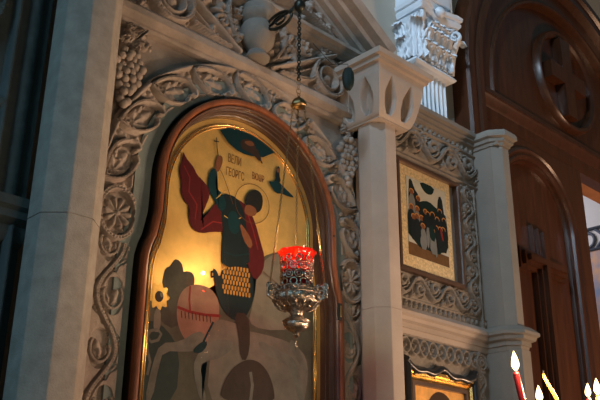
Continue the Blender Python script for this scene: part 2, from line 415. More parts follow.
# spandrels (plain), band, frieze
rf=Relief(1.02,2.27,2.0,2.66,.01); r=np.hypot(rf.X-CX,rf.Z-CZ); rf.mask=(r>RO-.02)&(rf.Z>2.05)
rf.build('spandrel',STONE,.012,wc,noise=.0003)
bm=bmesh.new(); sweep(bm,[(1.02,0.),(2.20,0.)],[(-.012,2.628),(.012,2.632),(.018,2.640),(.018,2.648),(.036,2.656),(.042,2.664),(.042,2.686),(.030,2.700),(-.012,2.704)],mapf=PLAN)
tag(finish(bm,'trim_2',STONE,None,angle=35),kind='structure')
rf=Relief(1.03,2.20,2.695,2.925,.0028)
for sx in (-1,1):
    V=lambda dx,z:(CX+sx*dx,z)
    a=V(.075,2.712); b=V(.40,2.90)
    rf.stroke([a,b],.010,.030,'round'); rf.stroke([V(.13,2.708),V(.47,2.908)],.005,.018)
    # concentric scroll below the slanted rib
    c=V(.365,2.785); 
    rf.stroke(arcp(c[0],c[1],.078,0,2*PI,30,.072),.009,.032,'groove'); rf.stroke(arcp(c[0],c[1],.048,0,2*PI,24,.045),.009,.028,'round'); rf.blob(c[0],c[1],.024,.022,0,.022)
    P=[V(.12,2.712),V(.20,2.722),V(.27,2.74),V(.30,2.77)]; rf.stroke(P,.008,.028,'groove')
    P=[V(.48,2.72),V(.455,2.78),V(.47,2.85),V(.50,2.88)]; rf.stroke(P,.009,.028,'groove')
    rf.leaf(*V(.19,2.735),sx*0+(PI/2 if sx>0 else PI/2),.045,.02,5); rf.leaf(*V(.30,2.715),PI/2-sx*1.,.04,.02,5)
    rf.leaf(*V(.28,2.865),PI/2+sx*1.2,.04,.018,5)
    # leafy field above the rib, next to the pendant
    for dx,z,an,L in ((.10,2.76,PI/2,.09),(.14,2.84,PI/2-sx*.6,.075),(.24,2.84,PI/2-sx*.3,.06),(.085,2.86,PI/2+sx*.3,.05),(.20,2.89,0 if sx>0 else PI,.07),(.33,2.905,0 if sx>0 else PI,.06)):
        rf.leaf(*V(dx,z),an,L,.026,7)
    P=[V(.085+.05*math.sin(t),2.75+.07*t) for t in np.linspace(0,2.2,12)]; rf.stroke(P,.007,.03,'groove')
    rf.spiral(*V(.155,2.80),.035,.008,-PI/2,sx*1.2,.007,.026)
rf.build('carved_frieze',STONE,.0,wc)
# grape bunches and vine leaves in the spandrels
def grapes(cx,cz,name='grape_bunch'):
    bm=bmesh.new(); rows=[(0,3),(-.024,4),(-.048,5),(-.072,4),(-.096,4),(-.12,3),(-.143,2),(-.166,2),(-.187,1)]
    for dz,n in rows:
        for i in range(n):
            sphere(bm,(cx+(i-(n-1)/2)*.0225+random.uniform(-.003,.003)+.06*dz,-.020-random.uniform(0,.014),cz+dz+random.uniform(-.004,.004)),.0138*random.uniform(.9,1.08),12)
    return part(bm,name,STONE,wc,True)
grapes(1.160,2.525); grapes(2.138,2.555)
def vineleaf(cx,cz,s):
    rf=Relief(cx-s*1.2,cx+s*1.2,cz-s*1.2,cz+s*1.2,.0026); X=rf.X-cx;Z=rf.Z-cz; th=np.arctan2(X,-Z); rr=np.hypot(X,Z)
    R=s*(.74+.20*np.cos(5*th)+.05*np.cos(15*th)-.10*(np.abs(th)>2.7)); q=np.clip(1-rr/R,0,1)
    rf.H=np.where(q>0,.004+.020*np.clip(q*5,0,1)+.006*np.cos(5*th),-.02); rf.mask=q>0
    for k in range(5):
        a=k*2*PI/5; rf.cut([(cx,cz),(cx+s*.8*math.sin(a),cz-s*.8*math.cos(a))],.0026,.010)
        for t in (.35,.6):
            for sg in (-1,1):
                b=(cx+s*t*math.sin(a),cz-s*t*math.cos(a)); rf.cut([b,(b[0]+s*.22*math.sin(a+sg*.7),b[1]-s*.22*math.cos(a+sg*.7))],.0018,.014)
    return rf.build('vine_leaf',STONE,.0,wc)
vineleaf(1.175,2.580,.064); vineleaf(2.130,2.600,.040)
# pendant boss on the axis
bm=bmesh.new(); lathe(bm,[(.0,2.700),(.034,2.700),(.044,2.706),(.046,2.714),(.036,2.722),(.032,2.736),(.044,2.752),(.058,2.772),(.064,2.80),(.062,2.83),(.054,2.846),(.060,2.856),(.070,2.868),(.070,2.884),(.062,2.890),(.062,2.915),(0,2.915)],1.655,-.035,28)
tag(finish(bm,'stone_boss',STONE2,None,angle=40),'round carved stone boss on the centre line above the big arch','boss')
# cornice above the frieze
bm=bmesh.new(); sweep(bm,[(1.02,0.),(2.19,0.)],[(-.02,2.902),(.016,2.906),(.022,2.914),(.040,2.920),(.044,2.932),(.060,2.940),(.060,2.955),(-.02,2.962)],mapf=PLAN)
tag(finish(bm,'trim_3',STONE,None,angle=35),kind='structure')
# pediment: tympanum carving and raking cornices
rf=Relief(1.10,2.22,2.955,3.30,.004); rf.mask=(rf.Z<2.955+.02+.62*(2.13-rf.X))&(rf.Z<2.975+.62*(rf.X-1.19))
for sx in (-1,1):
    V=lambda dx,z:(CX+sx*dx,z)
    P=[V(.40-.02*t,2.975+.01*t) for t in range(3)]
    P=[V(.40,2.972),V(.33,3.00),V(.25,3.03),V(.16,3.045),V(.08,3.03)]; rf.stroke(P,[.006,.012,.014,.012,.01],.03,'groove')
    for k,(dx,z) in enumerate(((.36,2.992),(.31,3.02),(.26,3.05),(.21,3.08),(.16,3.11),(.11,3.13))):
        rf.leaf(*V(dx,z-.01),PI/2+ -sx*.2,.058,.028,3)
    rf.leaf(*V(.24,2.97),0 if sx<0 else PI,.08,.022,5); rf.spiral(*V(.10,3.07),.045,.01,-PI/2,sx*1.2,.009,.028)
    rf.stroke([V(.42,2.968),V(.2,2.972),V(0,2.972)],.008,.018)
rf.rosette(CX,3.13,.06,.03,8)
bm=bmesh.new(); prism(bm,[(1.08,2.95),(2.24,2.95),(1.66,3.36)],.0,.14,'y'); tg=tag(finish(bm,'wall_gable',PALE),kind='structure')
rf.build('carved_tympanum',STONE,-.004,tg)
rprof=[(0,.06),(0,-.022),(-.008,-.034),(-.018,-.036),(-.022,-.060),(-.034,-.066),(-.040,-.066),(-.044,-.098),(-.056,-.104),(-.062,-.104),(-.066,-.140),(-.080,-.150),(-.098,-.152),(-.100,.06)]
bm=bmesh.new(); sweep(bm,[(1.05,2.883),(1.655,3.258),(2.24,2.896)],rprof,mapf=WALL)
tag(finish(bm,'trim_4',STONE,None,angle=30),kind='structure')

# ---- right bay: carved friezes and ledges
rf=Relief(2.20,3.0,2.60,2.80,.0028)
scroll_run(rf,2.24,2.99,2.700,.060,6,.0095,.020)
rf.stroke([(2.2,2.615),(3,2.615)],.006,.012); rf.stroke([(2.2,2.772),(3,2.772)],.006,.012)
for k in range(24): rf.leaf(2.215+k*.033,2.778,PI/2,.030,.012,3)
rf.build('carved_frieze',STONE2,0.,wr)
rf=Relief(2.20,3.0,1.97,2.60,.0028)
scroll_run(rf,2.02,2.60,2.912,.038,8,.0075,.018,True); rf.stroke([(2.965,1.97),(2.965,2.8)],.006,.014)
scroll_run(rf,2.02,2.60,2.34,.038,8,.0075,.018,True)
scroll_run(rf,2.30,2.88,2.062,.046,6,.0085,.018)
rf.stroke([(2.2,2.006),(3,2.006)],.005,.010)
for k in range(26): rf.leaf(2.215+k*.031,1.975,PI/2,.028,.012,3)
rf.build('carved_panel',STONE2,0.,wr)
rf=Relief(2.20,3.0,1.2,1.88,.0028)
for k in range(13):
    x=2.28+k*.055; rf.stroke(arcp(x,1.822,.024,0,2*PI,18,.030),.0055,.014,'round'); rf.leaf(x+.027,1.80,PI/2,.04,.012,5); rf.blob(x,1.822,.008,.012,0,.014)
scroll_run(rf,1.22,1.86,2.925,.034,8,.0065,.015,True)
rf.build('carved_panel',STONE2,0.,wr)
# cornice & ledge wrap from the bay onto the corner pier
pierpath=[(2.20,0.),(3.0,0.),(3.0,-.10),(3.03,-.14),(3.08,-.14),(3.08,.15)]
bm=bmesh.new(); sweep(bm,[(2.20,0.),(3.0,0.)],[(-.012,2.795),(.008,2.798),(.012,2.812),(.022,2.816),(.022,2.828),(.034,2.834),(.034,2.846),(.046,2.852),(.046,2.872),(-.012,2.876)],mapf=PLAN)
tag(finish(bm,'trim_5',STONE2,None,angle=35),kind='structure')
bm=bmesh.new(); sweep(bm,[(2.20,0.),(3.0,0.)],[(-.012,1.862),(.006,1.866),(.010,1.885),(.016,1.888),(.016,1.905),(.030,1.912),(.034,1.925),(.044,1.932),(.044,1.945),(.020,1.968),(-.012,1.972)],mapf=PLAN)
tag(finish(bm,'trim_6',PALE,None,angle=35),kind='structure')

# ---- corner pier at the right of the small icons
pr=empty('corner_pier',(3.04,-.05,0),'grey stone pilaster with moulded cap beside the dark wooden door','pilaster')
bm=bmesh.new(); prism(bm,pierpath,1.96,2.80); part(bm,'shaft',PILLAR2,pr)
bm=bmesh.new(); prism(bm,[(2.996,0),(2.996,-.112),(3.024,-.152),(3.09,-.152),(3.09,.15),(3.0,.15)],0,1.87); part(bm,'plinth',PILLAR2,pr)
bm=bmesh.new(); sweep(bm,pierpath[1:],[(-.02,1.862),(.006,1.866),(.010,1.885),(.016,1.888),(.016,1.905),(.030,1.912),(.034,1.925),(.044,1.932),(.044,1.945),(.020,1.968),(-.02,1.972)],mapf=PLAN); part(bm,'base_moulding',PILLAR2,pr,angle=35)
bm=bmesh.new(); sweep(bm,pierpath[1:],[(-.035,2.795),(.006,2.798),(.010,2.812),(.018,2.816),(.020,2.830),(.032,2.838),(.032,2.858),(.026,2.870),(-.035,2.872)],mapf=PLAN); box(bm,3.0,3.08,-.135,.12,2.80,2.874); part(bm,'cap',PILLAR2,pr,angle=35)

# ---- octagonal columns
def octo(cx,cy,a):
    s=a*math.tan(PI/8); return [(cx+p*a,cy+q*a) if False else (cx+p,cy+q) for p,q in ((-s,-a),(s,-a),(a,-s),(a,s),(s,a),(-s,a),(-a,s),(-a,-s))]
cl=empty('stone_column',(.967,-.10,0),'big plain octagonal stone column left of the arched icon, cool left side and warm right side','column','octagonal stone columns')
def bevprism(bm,poly,z0,z1,b=.004):
    prism(bm,poly,z0,z1)
    es=[e for e in bm.edges if abs(e.verts[0].co.z-e.verts[1].co.z)>.1 and abs(e.verts[0].co.z-z0)+abs(e.verts[1].co.z-z1)<1e-6 or abs(e.verts[0].co.z-z1)+abs(e.verts[1].co.z-z0)<1e-6]
    bmesh.ops.bevel(bm,geom=es,offset=b,segments=3,affect='EDGES',profile=.5)
zj=at(75,214,-.185)[1]; bm=bmesh.new(); bevprism(bm,octo(.967,-.10,.085),.25,zj-.0012,.004); bevprism(bm,octo(.967,-.10,.085),zj+.0012,3.3,.004); prism(bm,octo(.967,-.10,.082),zj-.002,zj+.002); part(bm,'shaft',PILLAR,cl,angle=20)
bm=bmesh.new(); prism(bm,octo(.967,-.10,.105),0,.25); part(bm,'base',PILLAR,cl)
bm=bmesh.new(); prism(bm,octo(.967,-.10,.12),3.3,3.42); part(bm,'cap',PILLAR,cl)
cc=empty('stone_column',(2.211,-.10,0),'slim octagonal stone column with niched capital between the arched icon and the small icons','column','octagonal stone columns')
zj=at(380,304,-.17)[1]; bm=bmesh.new(); bevprism(bm,octo(2.211,-.10,.070),.25,zj-.001,.003); bevprism(bm,octo(2.211,-.10,.070),zj+.001,2.635,.003); prism(bm,octo(2.211,-.10,.0675),zj-.002,zj+.002); part(bm,'shaft',PALE,cc,angle=20)
bm=bmesh.new(); prism(bm,octo(2.211,-.10,.088),0,.25); part(bm,'base',PALE,cc)
# capital: flaring block with pointed niches on each face
KCX,KCY=2.215,-.10
def cap_face(face):
    W=1.0
    rf=Relief(-1,1,0,1,.02)
    u=rf.X; v=rf.Z
    H=np.zeros(u.shape)
    for c in (-.43,.43):
        wd=.29
        t=np.clip((v-.46)/.44,0,1); half=wd*np.where(v<.46,np.clip(1-(np.abs(v-.46)/.40)**3,0,1)**.6,1-t**1.1)
        ins=np.clip((half-np.abs(u-c))/.05,0,1); H=np.maximum(H,ins*(v>.08)*(v<.92))
    rf.H=-H
    return rf
bm=bmesh.new()
z0c,z1c=2.605,2.785
cobjs=[]
def half(v): return .080+.058*np.clip(v,0,1)**.55*(v>=0)+.0*v
for i,(dx,dy) in enumerate(((0,-1),(-1,0),(1,0))):
    rf=cap_face(i)
    def mp(X,Z,H,dx=dx,dy=dy):
        hw=.086+.044*np.clip(Z*1.15,0,1)**.6
        d=hw+.036*H
        tx,ty=(1,0) if dx==0 else (0,1)
        x=KCX+dx*d+tx*X*hw; y=KCY+dy*d+ty*X*hw
        return np.stack([x,y,z0c+(z1c-z0c)*Z],1)
    cobjs.append(rf.build('niche_face',PALE,0,cc,mapf=mp,noise=0))
bm=bmesh.new(); prism(bm,[(KCX-.085,KCY-.085),(KCX+.085,KCY-.085),(KCX+.085,KCY+.13),(KCX-.085,KCY+.13)],2.600,2.606); 
box(bm,KCX-.056,KCX+.056,KCY-.056,KCY+.12,2.60,2.80); part(bm,'capital_core',PALE,cc)
bm=bmesh.new(); sq=[(KCX-.14,.03),(KCX-.14,KCY-.14),(KCX+.14,KCY-.14),(KCX+.14,.03)]
sweep(bm,sq,[(-.03,2.776),(-.010,2.778),(-.008,2.790),(-.006,2.798),(.006,2.802),(.008,2.815),(.020,2.820),(.022,2.841),(-.02,2.842)],mapf=PLAN)
box(bm,KCX-.128,KCX+.128,KCY-.128,.03,2.779,2.8415); part(bm,'abacus',PALE,cc,angle=35)
bm=bmesh.new(); box(bm,KCX-.09,KCX+.10,-.06,.04,2.8425,2.90); part(bm,'impost',PALE,cc)

# ================================================================ BACK WALL, MARBLE PILASTER, WOODEN DOORWAY
AX,AZ,AR=4.30,3.40,1.125
bm=bmesh.new()
# wall with an arched hole
n=40; inner=[(AX-AR,0)]+[(AX+AR*math.cos(a),AZ+AR*math.sin(a)) for a in np.linspace(PI,0,n)]+[(AX+AR,0)]
outerp=[]
for (x,z) in inner:
    if z==0: outerp.append((2.15 if x<AX else 7.5,0))
    else:
        a=math.atan2(z-AZ,x-AX); t=min((5.6-AZ)/max(math.sin(a),1e-6),(AX-2.15)/max(abs(math.cos(a)),1e-6)); outerp.append((AX+t*math.cos(a),AZ+t*math.sin(a)))
for yy in (.20,.34):
    A=[bm.verts.new((p[0],yy,p[1])) for p in inner]; B=[bm.verts.new((p[0],yy,p[1])) for p in outerp]
    for i in range(len(A)-1): bm.faces.new((A[i],A[i+1],B[i+1],B[i]))
    if yy==.20: A1=A;B1=B
for i in range(len(A)-1): bm.faces.new((A[i],A[i+1],A1[i+1],A1[i])); bm.faces.new((B[i],B[i+1],B1[i+1],B1[i]))
tag(finish(bm,'wall_back',PLASTER),kind='structure')
# corner fill where the arc starts to leave the rectangle at the top left
bm=bmesh.new(); box(bm,.2,2.2,.20,.34,0,5.6); tag(finish(bm,'wall_upper',PLASTER),kind='structure')

# marble pilaster with leafy capital
mp_=empty('marble_pilaster',(2.875,.16,2.4),'white fluted marble pilaster with leafy capital on the wall behind the screen','pilaster')
bm=bmesh.new(); fl=[]
x0,x1=2.765,2.985; nf=7; yb,yf=.20,.115
pts=[(x0,yb),(x0,yf)]
w=(x1-x0)/nf
for i in range(nf):
    for k in range(7):
        q=k/6; pts.append((x0+w*(i+.12+.76*q),yf+.012*math.sin(PI*q)))
pts+=[(x1,yf),(x1,yb)]
prism(bm,pts,2.4,3.235); part(bm,'fluted_shaft',MARBLE,mp_,angle=40)
bm=bmesh.new(); sweep(bm,[(2.745,.20),(2.745,.105),(3.005,.105),(3.005,.20)][::1],[(-.02,3.205),(.01,3.207),(.018,3.212),(.026,3.222),(.020,3.236),(.012,3.242),(-.02,3.245)],mapf=PLAN)
box(bm,2.75,3.0,.11,.20,3.208,3.244); part(bm,'astragal',MARBLE,mp_,angle=40)
bm=bmesh.new()
rows=[]
for z,h,yy in ((3.24,.125,.105),(3.30,.125,.10),(3.36,.13,.095),(3.42,.14,.08),(3.47,.155,.06)):
    rows.append([(2.875-h,.20,z),(2.875-h,yy,z),(2.875+h,yy,z),(2.875+h,.20,z)])
vr=[[bm.verts.new(p) for p in r_] for r_ in rows]
for i in range(len(vr)-1):
    for k in range(4): bm.faces.new((vr[i][k],vr[i][(k+1)%4],vr[i+1][(k+1)%4],vr[i+1][k]))
bm.faces.new(vr[0]);bm.faces.new(vr[-1]); part(bm,'bell',MARBLE,mp_)
def acanthus(bm,base,out,w,h,reach):
    "curled lobed leaf rising from base, bending along out"
    o=Vector(out).normalized(); s=Vector((0,0,1)).cross(o); B=Vector(base); nu,nv=17,20; g=[]
    for j in range(nv+1):
        v=j/nv
        if v<.8: z=h*v/.8*.98; d=reach*(.12*math.sin(v*3)+.9*(v/.8)**3*.5)
        else:
            a=(v-.8)/.2*PI*.95; z=h*.98+reach*.32*math.sin(a); d=reach*.5+reach*.32*(1-math.cos(a))
        wd=w*.5*(1-.30*v)*(1-.55*max(0,(v-.75)/.25)**2)*(1+.38*abs(math.sin(v*PI*4.5)))
        row=[]
        for i in range(nu):
            u=-1+2*i/(nu-1); rid=.20*reach*math.cos(u*PI*4+abs(u)*v*5)*(1-.4*v)+.16*reach*(1-u*u)
            row.append(bm.verts.new(B+s*(u*wd)+Vector((0,0,z))+o*(d+rid+.004)))
        g.append(row)
    for j in range(nv):
        for i in range(nu-1): bm.faces.new((g[j][i],g[j][i+1],g[j+1][i+1],g[j+1][i]))
bm=bmesh.new()
for x in (2.775,2.825,2.875,2.925,2.975): acanthus(bm,(x,.104,3.245),(0,-1,0),.064,.075,.05)
for x in (2.80,2.85,2.90,2.95): acanthus(bm,(x,.098,3.26),(0,-1,0),.066,.125,.06)
for x in (2.83,2.875,2.92): acanthus(bm,(x,.090,3.30),(0,-1,0),.060,.135,.05)
acanthus(bm,(2.75,.104,3.245),(-1,-1,0),.09,.17,.07); acanthus(bm,(3.0,.104,3.245),(1,-1,0),.09,.17,.07)
acanthus(bm,(2.748,.155,3.245),(-1,0,0),.09,.10,.05); acanthus(bm,(2.745,.165,3.27),(-1,0,0),.09,.15,.055)
acanthus(bm,(3.002,.155,3.245),(1,0,0),.09,.10,.05)
part(bm,'acanthus_leaves',MARBLE,mp_,True)
bm=bmesh.new()
for sx in (-1,1):
    c=Vector((2.875+sx*.130,.055,3.455)); dr=Vector((sx,-1,0)).normalized(); P=[];W=[]
    for i in range(34):
        t=i/33; r=.040*(1-t*.85); a=PI*.5+ -2*PI*1.6*t; P.append(c+dr*(r*math.cos(a)*-1)+Vector((0,0,r*math.sin(a)))); W.append(.013*(1-.4*t))
    P=[Vector((2.875+sx*.05,.085,3.44))]+P; W=[.010]+W; tube(bm,P,W,7)
    P=[Vector((2.875+sx*.02,.075,3.42+.03*math.sin(t*PI)) )+Vector((sx*.02*math.cos(6*t),-.01,.02*math.sin(6*t))) for t in np.linspace(0,1,14)]; tube(bm,P,.007,6)
part(bm,'volutes',MARBLE,mp_,True)
bm=bmesh.new(); pa=[(2.735,.20),(2.725,.035),(2.752,.035),(2.875,.07),(2.998,.035),(3.025,.035),(3.015,.20)]
sweep(bm,pa,[(-.03,3.490),(-.004,3.492),(.004,3.505),(.006,3.520),(-.004,3.526),(.010,3.535),(.014,3.555),(-.03,3.56)],mapf=PLAN); prism(bm,[(p[0],p[1]+(.01 if 0<i<6 else 0)) for i,p in enumerate(pa)],3.492,3.558)
sphere(bm,(2.875,.04,3.525),.028,12,(1.1,.8,1)); part(bm,'abacus',MARBLE,mp_,angle=35)
bm=bmesh.new(); box(bm,2.73,3.02,.07,.20,3.56,4.6); box(bm,2.755,2.995,.06,.08,3.60,4.55,.006); part(bm,'upper_block',MARBLE,mp_)

# wooden arched doorway (frame and tympanum)
WY=.15; SOFY=.33
dt=tag(bpy.data.objects.new('door_1',None),kind='structure'); C.objects.link(dt); dt.location=(AX,WY,0)
def wood(bm,name,ang=35,mt=WOODD): return part(bm,name,mt,dt,angle=ang)
ap=lambda r: [(AX-r,0.02)]+[(AX-r,AZ*(k)/6) for k in range(1,6)]+[(AX+r*math.cos(a),AZ+r*math.sin(a)) for a in np.linspace(PI,0,61)]+[(AX+r,AZ*(k)/6) for k in range(5,0,-1)]+[(AX+r,.02)]
bm=bmesh.new(); sweep(bm,ap(1.135),[(0,.30),(0,.11),(.012,.095),(.055,.095),(.065,.115),(.10,.118),(.115,.105),(.150,.105),(.165,.150),(.172,.18),(.172,.30)],mapf=WALL); wood(bm,'door_frame')
bm=bmesh.new(); sweep(bm,[p for p in [(AX-.84,3.34)]+[(AX+.84*math.cos(a),AZ+.84*math.sin(a)) for a in np.linspace(PI,0,61)]+[(AX+.84,3.34)]],[(-.13,.20),(-.13,.155),(-.02,.150),(-.008,.135),(.006,.138),(.016,.17),(.018,.20)],mapf=WALL); wood(bm,'arch_rail')
bm=bmesh.new(); prism(bm,[(AX-.97,3.3)]+[(AX+.97*math.cos(a),AZ+.97*math.sin(a)) for a in np.linspace(PI,0,49)]+[(AX+.97,3.3)],.19,.25,'y'); wood(bm,'tympanum_panel')
bm=bmesh.new(); sweep(bm,[(AX-.975,.15),(AX+.975,.15)],[(-.08,3.165),(-.01,3.168),(-.004,3.19),(-.004,3.25),(.008,3.262),(.022,3.29),(.034,3.298),(.036,3.312),(.020,3.330),(.018,3.352),(-.002,3.366),(-.08,3.37)],mapf=PLAN); wood(bm,'transom')
bm=bmesh.new(); box(bm,4.335,5.25,.235,SOFY,3.17,3.30); part(bm,'lintel_soffit',mat('wood_lit',(.42,.17,.06),.5,var=.3),dt)  # brighter orange copy of the wood, warm light put into its colour
# medallion ring with a cross
bm=bmesh.new(); mc=(4.33,3.775)
sweep(bm,[(mc[0]+.325*math.cos(a),mc[1]+.325*math.sin(a)) for a in np.linspace(0,2*PI,64,endpoint=False)],[(-.032,.195),(-.030,.165),(-.018,.150),(.002,.146),(.012,.160),(.018,.195)],closed=True,mapf=WALL)
wood(bm,'medallion_ring',30)
bm=bmesh.new()
def cross_bm(bm,cx,cz,arm_l,arm_r,up,dn,w,yb,yf,b=.008):
    pts=[(cx-w,cz+w),(cx-w,cz+up),(cx+w,cz+up),(cx+w,cz+w),(cx+arm_r,cz+w),(cx+arm_r,cz-w),(cx+w,cz-w),(cx+w,cz-dn),(cx-w,cz-dn),(cx-w,cz-w),(cx-arm_l,cz-w),(cx-arm_l,cz+w)]
    prism(bm,pts,yb,yf,'y')
cross_bm(bm,4.30,3.775,.20,.20,.27,.27,.055,.195,.130); part(bm,'medallion_cross',WOODD,dt,angle=35)
# left leaf of the door (closed) with arched panel and stepped cross
lf=tag(bpy.data.objects.new('door_2',None),kind='structure'); C.objects.link(lf); lf.location=(3.79,.15,0)
LX,LZ,LR=3.79,2.71,.335
bm=bmesh.new()
n=30; ins=[(LX-LR,.25)]+[(LX+LR*math.cos(a),LZ+LR*math.sin(a)) for a in np.linspace(PI,0,n)]+[(LX+LR,.25)]
A=[];B=[];
for (x,z) in ins:
    if z==.25: ox=(3.30 if x<LX else 4.33,.03)
    else:
        a=math.atan2(z-LZ,x-LX); t=min((3.165-LZ)/max(math.sin(a),1e-6),((LX-3.30) if x<LX else (4.33-LX))/max(abs(math.cos(a)),1e-6)); ox=(LX+t*math.cos(a),LZ+t*math.sin(a))
    A.append((x,z));B.append(ox)
def strip(bm,A,B,y0,y1):
    L=[[bm.verts.new((p[0],y,p[1])) for p in q] for y in (y0,y1) for q in (A,B)]
    for i in range(len(A)-1):
        bm.faces.new((L[0][i],L[0][i+1],L[1][i+1],L[1][i])); bm.faces.new((L[2][i],L[2][i+1],L[3][i+1],L[3][i]))
        bm.faces.new((L[0][i],L[0][i+1],L[2][i+1],L[2][i])); bm.faces.new((L[1][i],L[1][i+1],L[3][i+1],L[3][i]))
strip(bm,A,B,.150,.21)
# square corners left over by the fan
for x0_,x1_ in ((3.30,3.32),(4.31,4.33)): box(bm,x0_,x1_,.151,.209,.03,3.165)
prism(bm,[(3.30,3.165),(3.30,2.95),(3.55,3.165)],.1505,.2095,'y'); prism(bm,[(4.33,3.165),(4.33,2.95),(4.08,3.165)],.1505,.2095,'y')
box(bm,3.32,4.31,.151,.209,.03,.26)
part(bm,'leaf_frame',WOODD,lf)
bm=bmesh.new(); sweep(bm,[(LX-.372,.25)]+[(LX+.372*math.cos(a),LZ+.372*math.sin(a)) for a in np.linspace(PI,0,41)]+[(LX+.372,.25)],[(-.040,.152),(-.036,.138),(-.022,.130),(-.012,.140),(.0,.142),(.010,.132),(.022,.136),(.034,.160),(.044,.185),(.044,.20),(-.040,.16)],mapf=WALL); part(bm,'arch_moulding',WOODD,lf,angle=35)
bm=bmesh.new(); box(bm,3.42,4.16,.185,.20,.25,3.08); part(bm,'recessed_panel',WOODD,lf)
bm=bmesh.new()
for k,(w,y) in enumerate(((.055,.160),(.036,.140),(.016,.120))):
    cross_bm(bm,3.80,2.475,.20-k*.02+.0,.235-k*.02,.205-k*.02,1.3,w,.19,y)
part(bm,'cross',WOODD,lf,angle=30)
# the wall beyond the open right leaf: white, ornamented band, painted dado
sw=tag(bpy.data.objects.new('wall_sanctuary',None),kind='structure'); C.objects.link(sw); sw.location=(6.0,1.5,0)
bm=bmesh.new(); box(bm,6.0,6.1,.4,3,0,5); part(bm,'white_face',mat('limewash',(.80,.78,.80),.8,var=.06,scale=2),sw)
def onX(px,py,Xp):
    d=Fv+Rv*((px-300)/FPX)+Uv*((200-py)/FPX); t=Xp/d.x; return (CAM.y+d.y*t,CAM.z+d.z*t)
bm=bmesh.new(); zt=onX(590,229,6.0)[1]; zb=onX(592,252,6.0)[1]; fw=zt-zb
for z in (zt,zb+.02): box(bm,5.97,6.001,.41,2.9,z-.018,z)
Y_=.45
while Y_<2.8:
    tube(bm,[(5.985,Y_,zb+.02),(5.985,Y_+fw*.8,zt-.018)],.012,6); tube(bm,[(5.985,Y_+fw*.8,zb+.02),(5.985,Y_,zt-.018)],.012,6)
    ring(bm,(5.985,Y_+fw*1.2,(zt+zb)/2),fw*.32,.012,(1,0,0)); Y_+=fw*1.6
part(bm,'ornament_band',mat('paint_grey_blue',(.10,.12,.17),.6),sw,True)
bm=bmesh.new(); box(bm,5.985,6.001,.41,2.9,1.2,zb)
dm=mat('painted_dado',(.80,.42,.20),.6,col2=(.25,.30,.48),scale=7,detail=2); part(bm,'painted_dado',dm,sw)
tag(wall('wall_right_end',6.9,7.0,-5,.2,0,5.6,PLASTER))

# ================================================================ THE BIG ARCHED ICON
ic=empty('arched_icon',(KX,.0,1.25),'large arched icon of a warrior saint on gold in a reddish wooden case','icon')
HL,RK=.417,.380
OUT=outline(HL,RK)
bm=bmesh.new(); sweep(bm,OUT,[(.0005,.049),(.0005,-.028),(.010,-.028),(.010,.049)],mapf=WALL); part(bm,'case_side',mat('wood_kiot_shaded_side',(.030,.018,.013),.4,var=.3),ic,angle=30)  # same case wood, blackened to paint in the shadow on its side
bm=bmesh.new(); sweep(bm,OUT,[(0,-.0205),(0,-.034),(.003,-.039),(.007,-.041),(.014,-.041),(.018,-.039),(.020,-.034),(.021,-.0205)],mapf=WALL)
box(bm,KX-HL,KX+HL,-.04,.049,1.25,1.30); part(bm,'front_moulding',WOODK,ic,angle=30)
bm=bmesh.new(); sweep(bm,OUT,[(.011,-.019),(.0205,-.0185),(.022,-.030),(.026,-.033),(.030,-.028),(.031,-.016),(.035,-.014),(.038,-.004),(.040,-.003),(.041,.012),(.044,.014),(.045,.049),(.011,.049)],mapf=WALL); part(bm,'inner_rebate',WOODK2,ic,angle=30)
GY=.036
def inside(off): return outline(HL-off,RK-off)
bm=bmesh.new(); prism(bm,inside(.0455),GY,.046,'y'); part(bm,'gilded_board',GOLD,ic)
bm=bmesh.new()
for off,rr in ((.070,.0036),(.079,.0022)):
    P=[(p[0],GY-.003,p[1]) for p in inside(off)]; tube(bm,P,rr,8)
part(bm,'gilded_bead',GOLDB,ic,True)
bm=bmesh.new(); prism(bm,inside(.0300),-.0205,-.0193,'y'); gp=part(bm,'glass_pane',PANE,ic); 
# latch and screw on the right side of the case
bm=bmesh.new(); lx,lz=at(338.5,312,-.04); box(bm,lx-.008,lx+.009,-.050,-.040,lz-.030,lz+.030,.002); lp=part(bm,'latch_plate',BLACK,ic)
bm=bmesh.new(); box(bm,lx-.004,lx+.005,-.0535,-.050,lz-.020,lz+.020,.001); part(bm,'latch_bar',BRASS,lp)
bm=bmesh.new(); lx,lz=at(334,236,-.04); sphere(bm,(lx,-.040,lz),.0045,10,(1,.6,1)); part(bm,'screw',BLACK,ic,True)
# painted figures: flat areas of colour lying on the board
layer=[0]
paint_bm={}
def P2(pts): return [at(x,y,GY) for x,y in pts]
def smooth_poly(pts,it=2):
    for _ in range(it):
        q=[]
        for i in range(len(pts)):
            a=pts[i]; b=pts[(i+1)%len(pts)]
            q.append((a[0]*.75+b[0]*.25,a[1]*.75+b[1]*.25)); q.append((a[0]*.25+b[0]*.75,a[1]*.25+b[1]*.75))
        pts=q
    return pts
def inboard(pt,off=.081):
    x,z=pt; x=min(max(x,KX-HL+off),KX+HL-off)
    if z>1.98:
        dx,dz=x-KX,z-KZ; R=RK-off
        if dz>0:
            d=math.hypot(dx,dz)
            if d>R: x,z=KX+dx/d*R,KZ+dz/d*R
        else: x=min(max(x,KX-R),KX+R)
    return (x,z)
PB=bmesh.new(); PM=[]
def paint(pts,m,sm=1,clip=True,world=False):
    layer[0]+=1
    q=pts if world else P2(pts)
    q=smooth_poly(q,sm)
    if clip: q=[inboard(p) for p in q]
    y=GY-.0006-layer[0]*.00005
    if m not in PM: PM.append(m)
    vs=[PB.verts.new((x,y,z)) for x,z in q]
    try: f=PB.faces.new(vs)
    except: return
    f.material_index=PM.index(m)
    r=bmesh.ops.triangulate(PB,faces=[f])
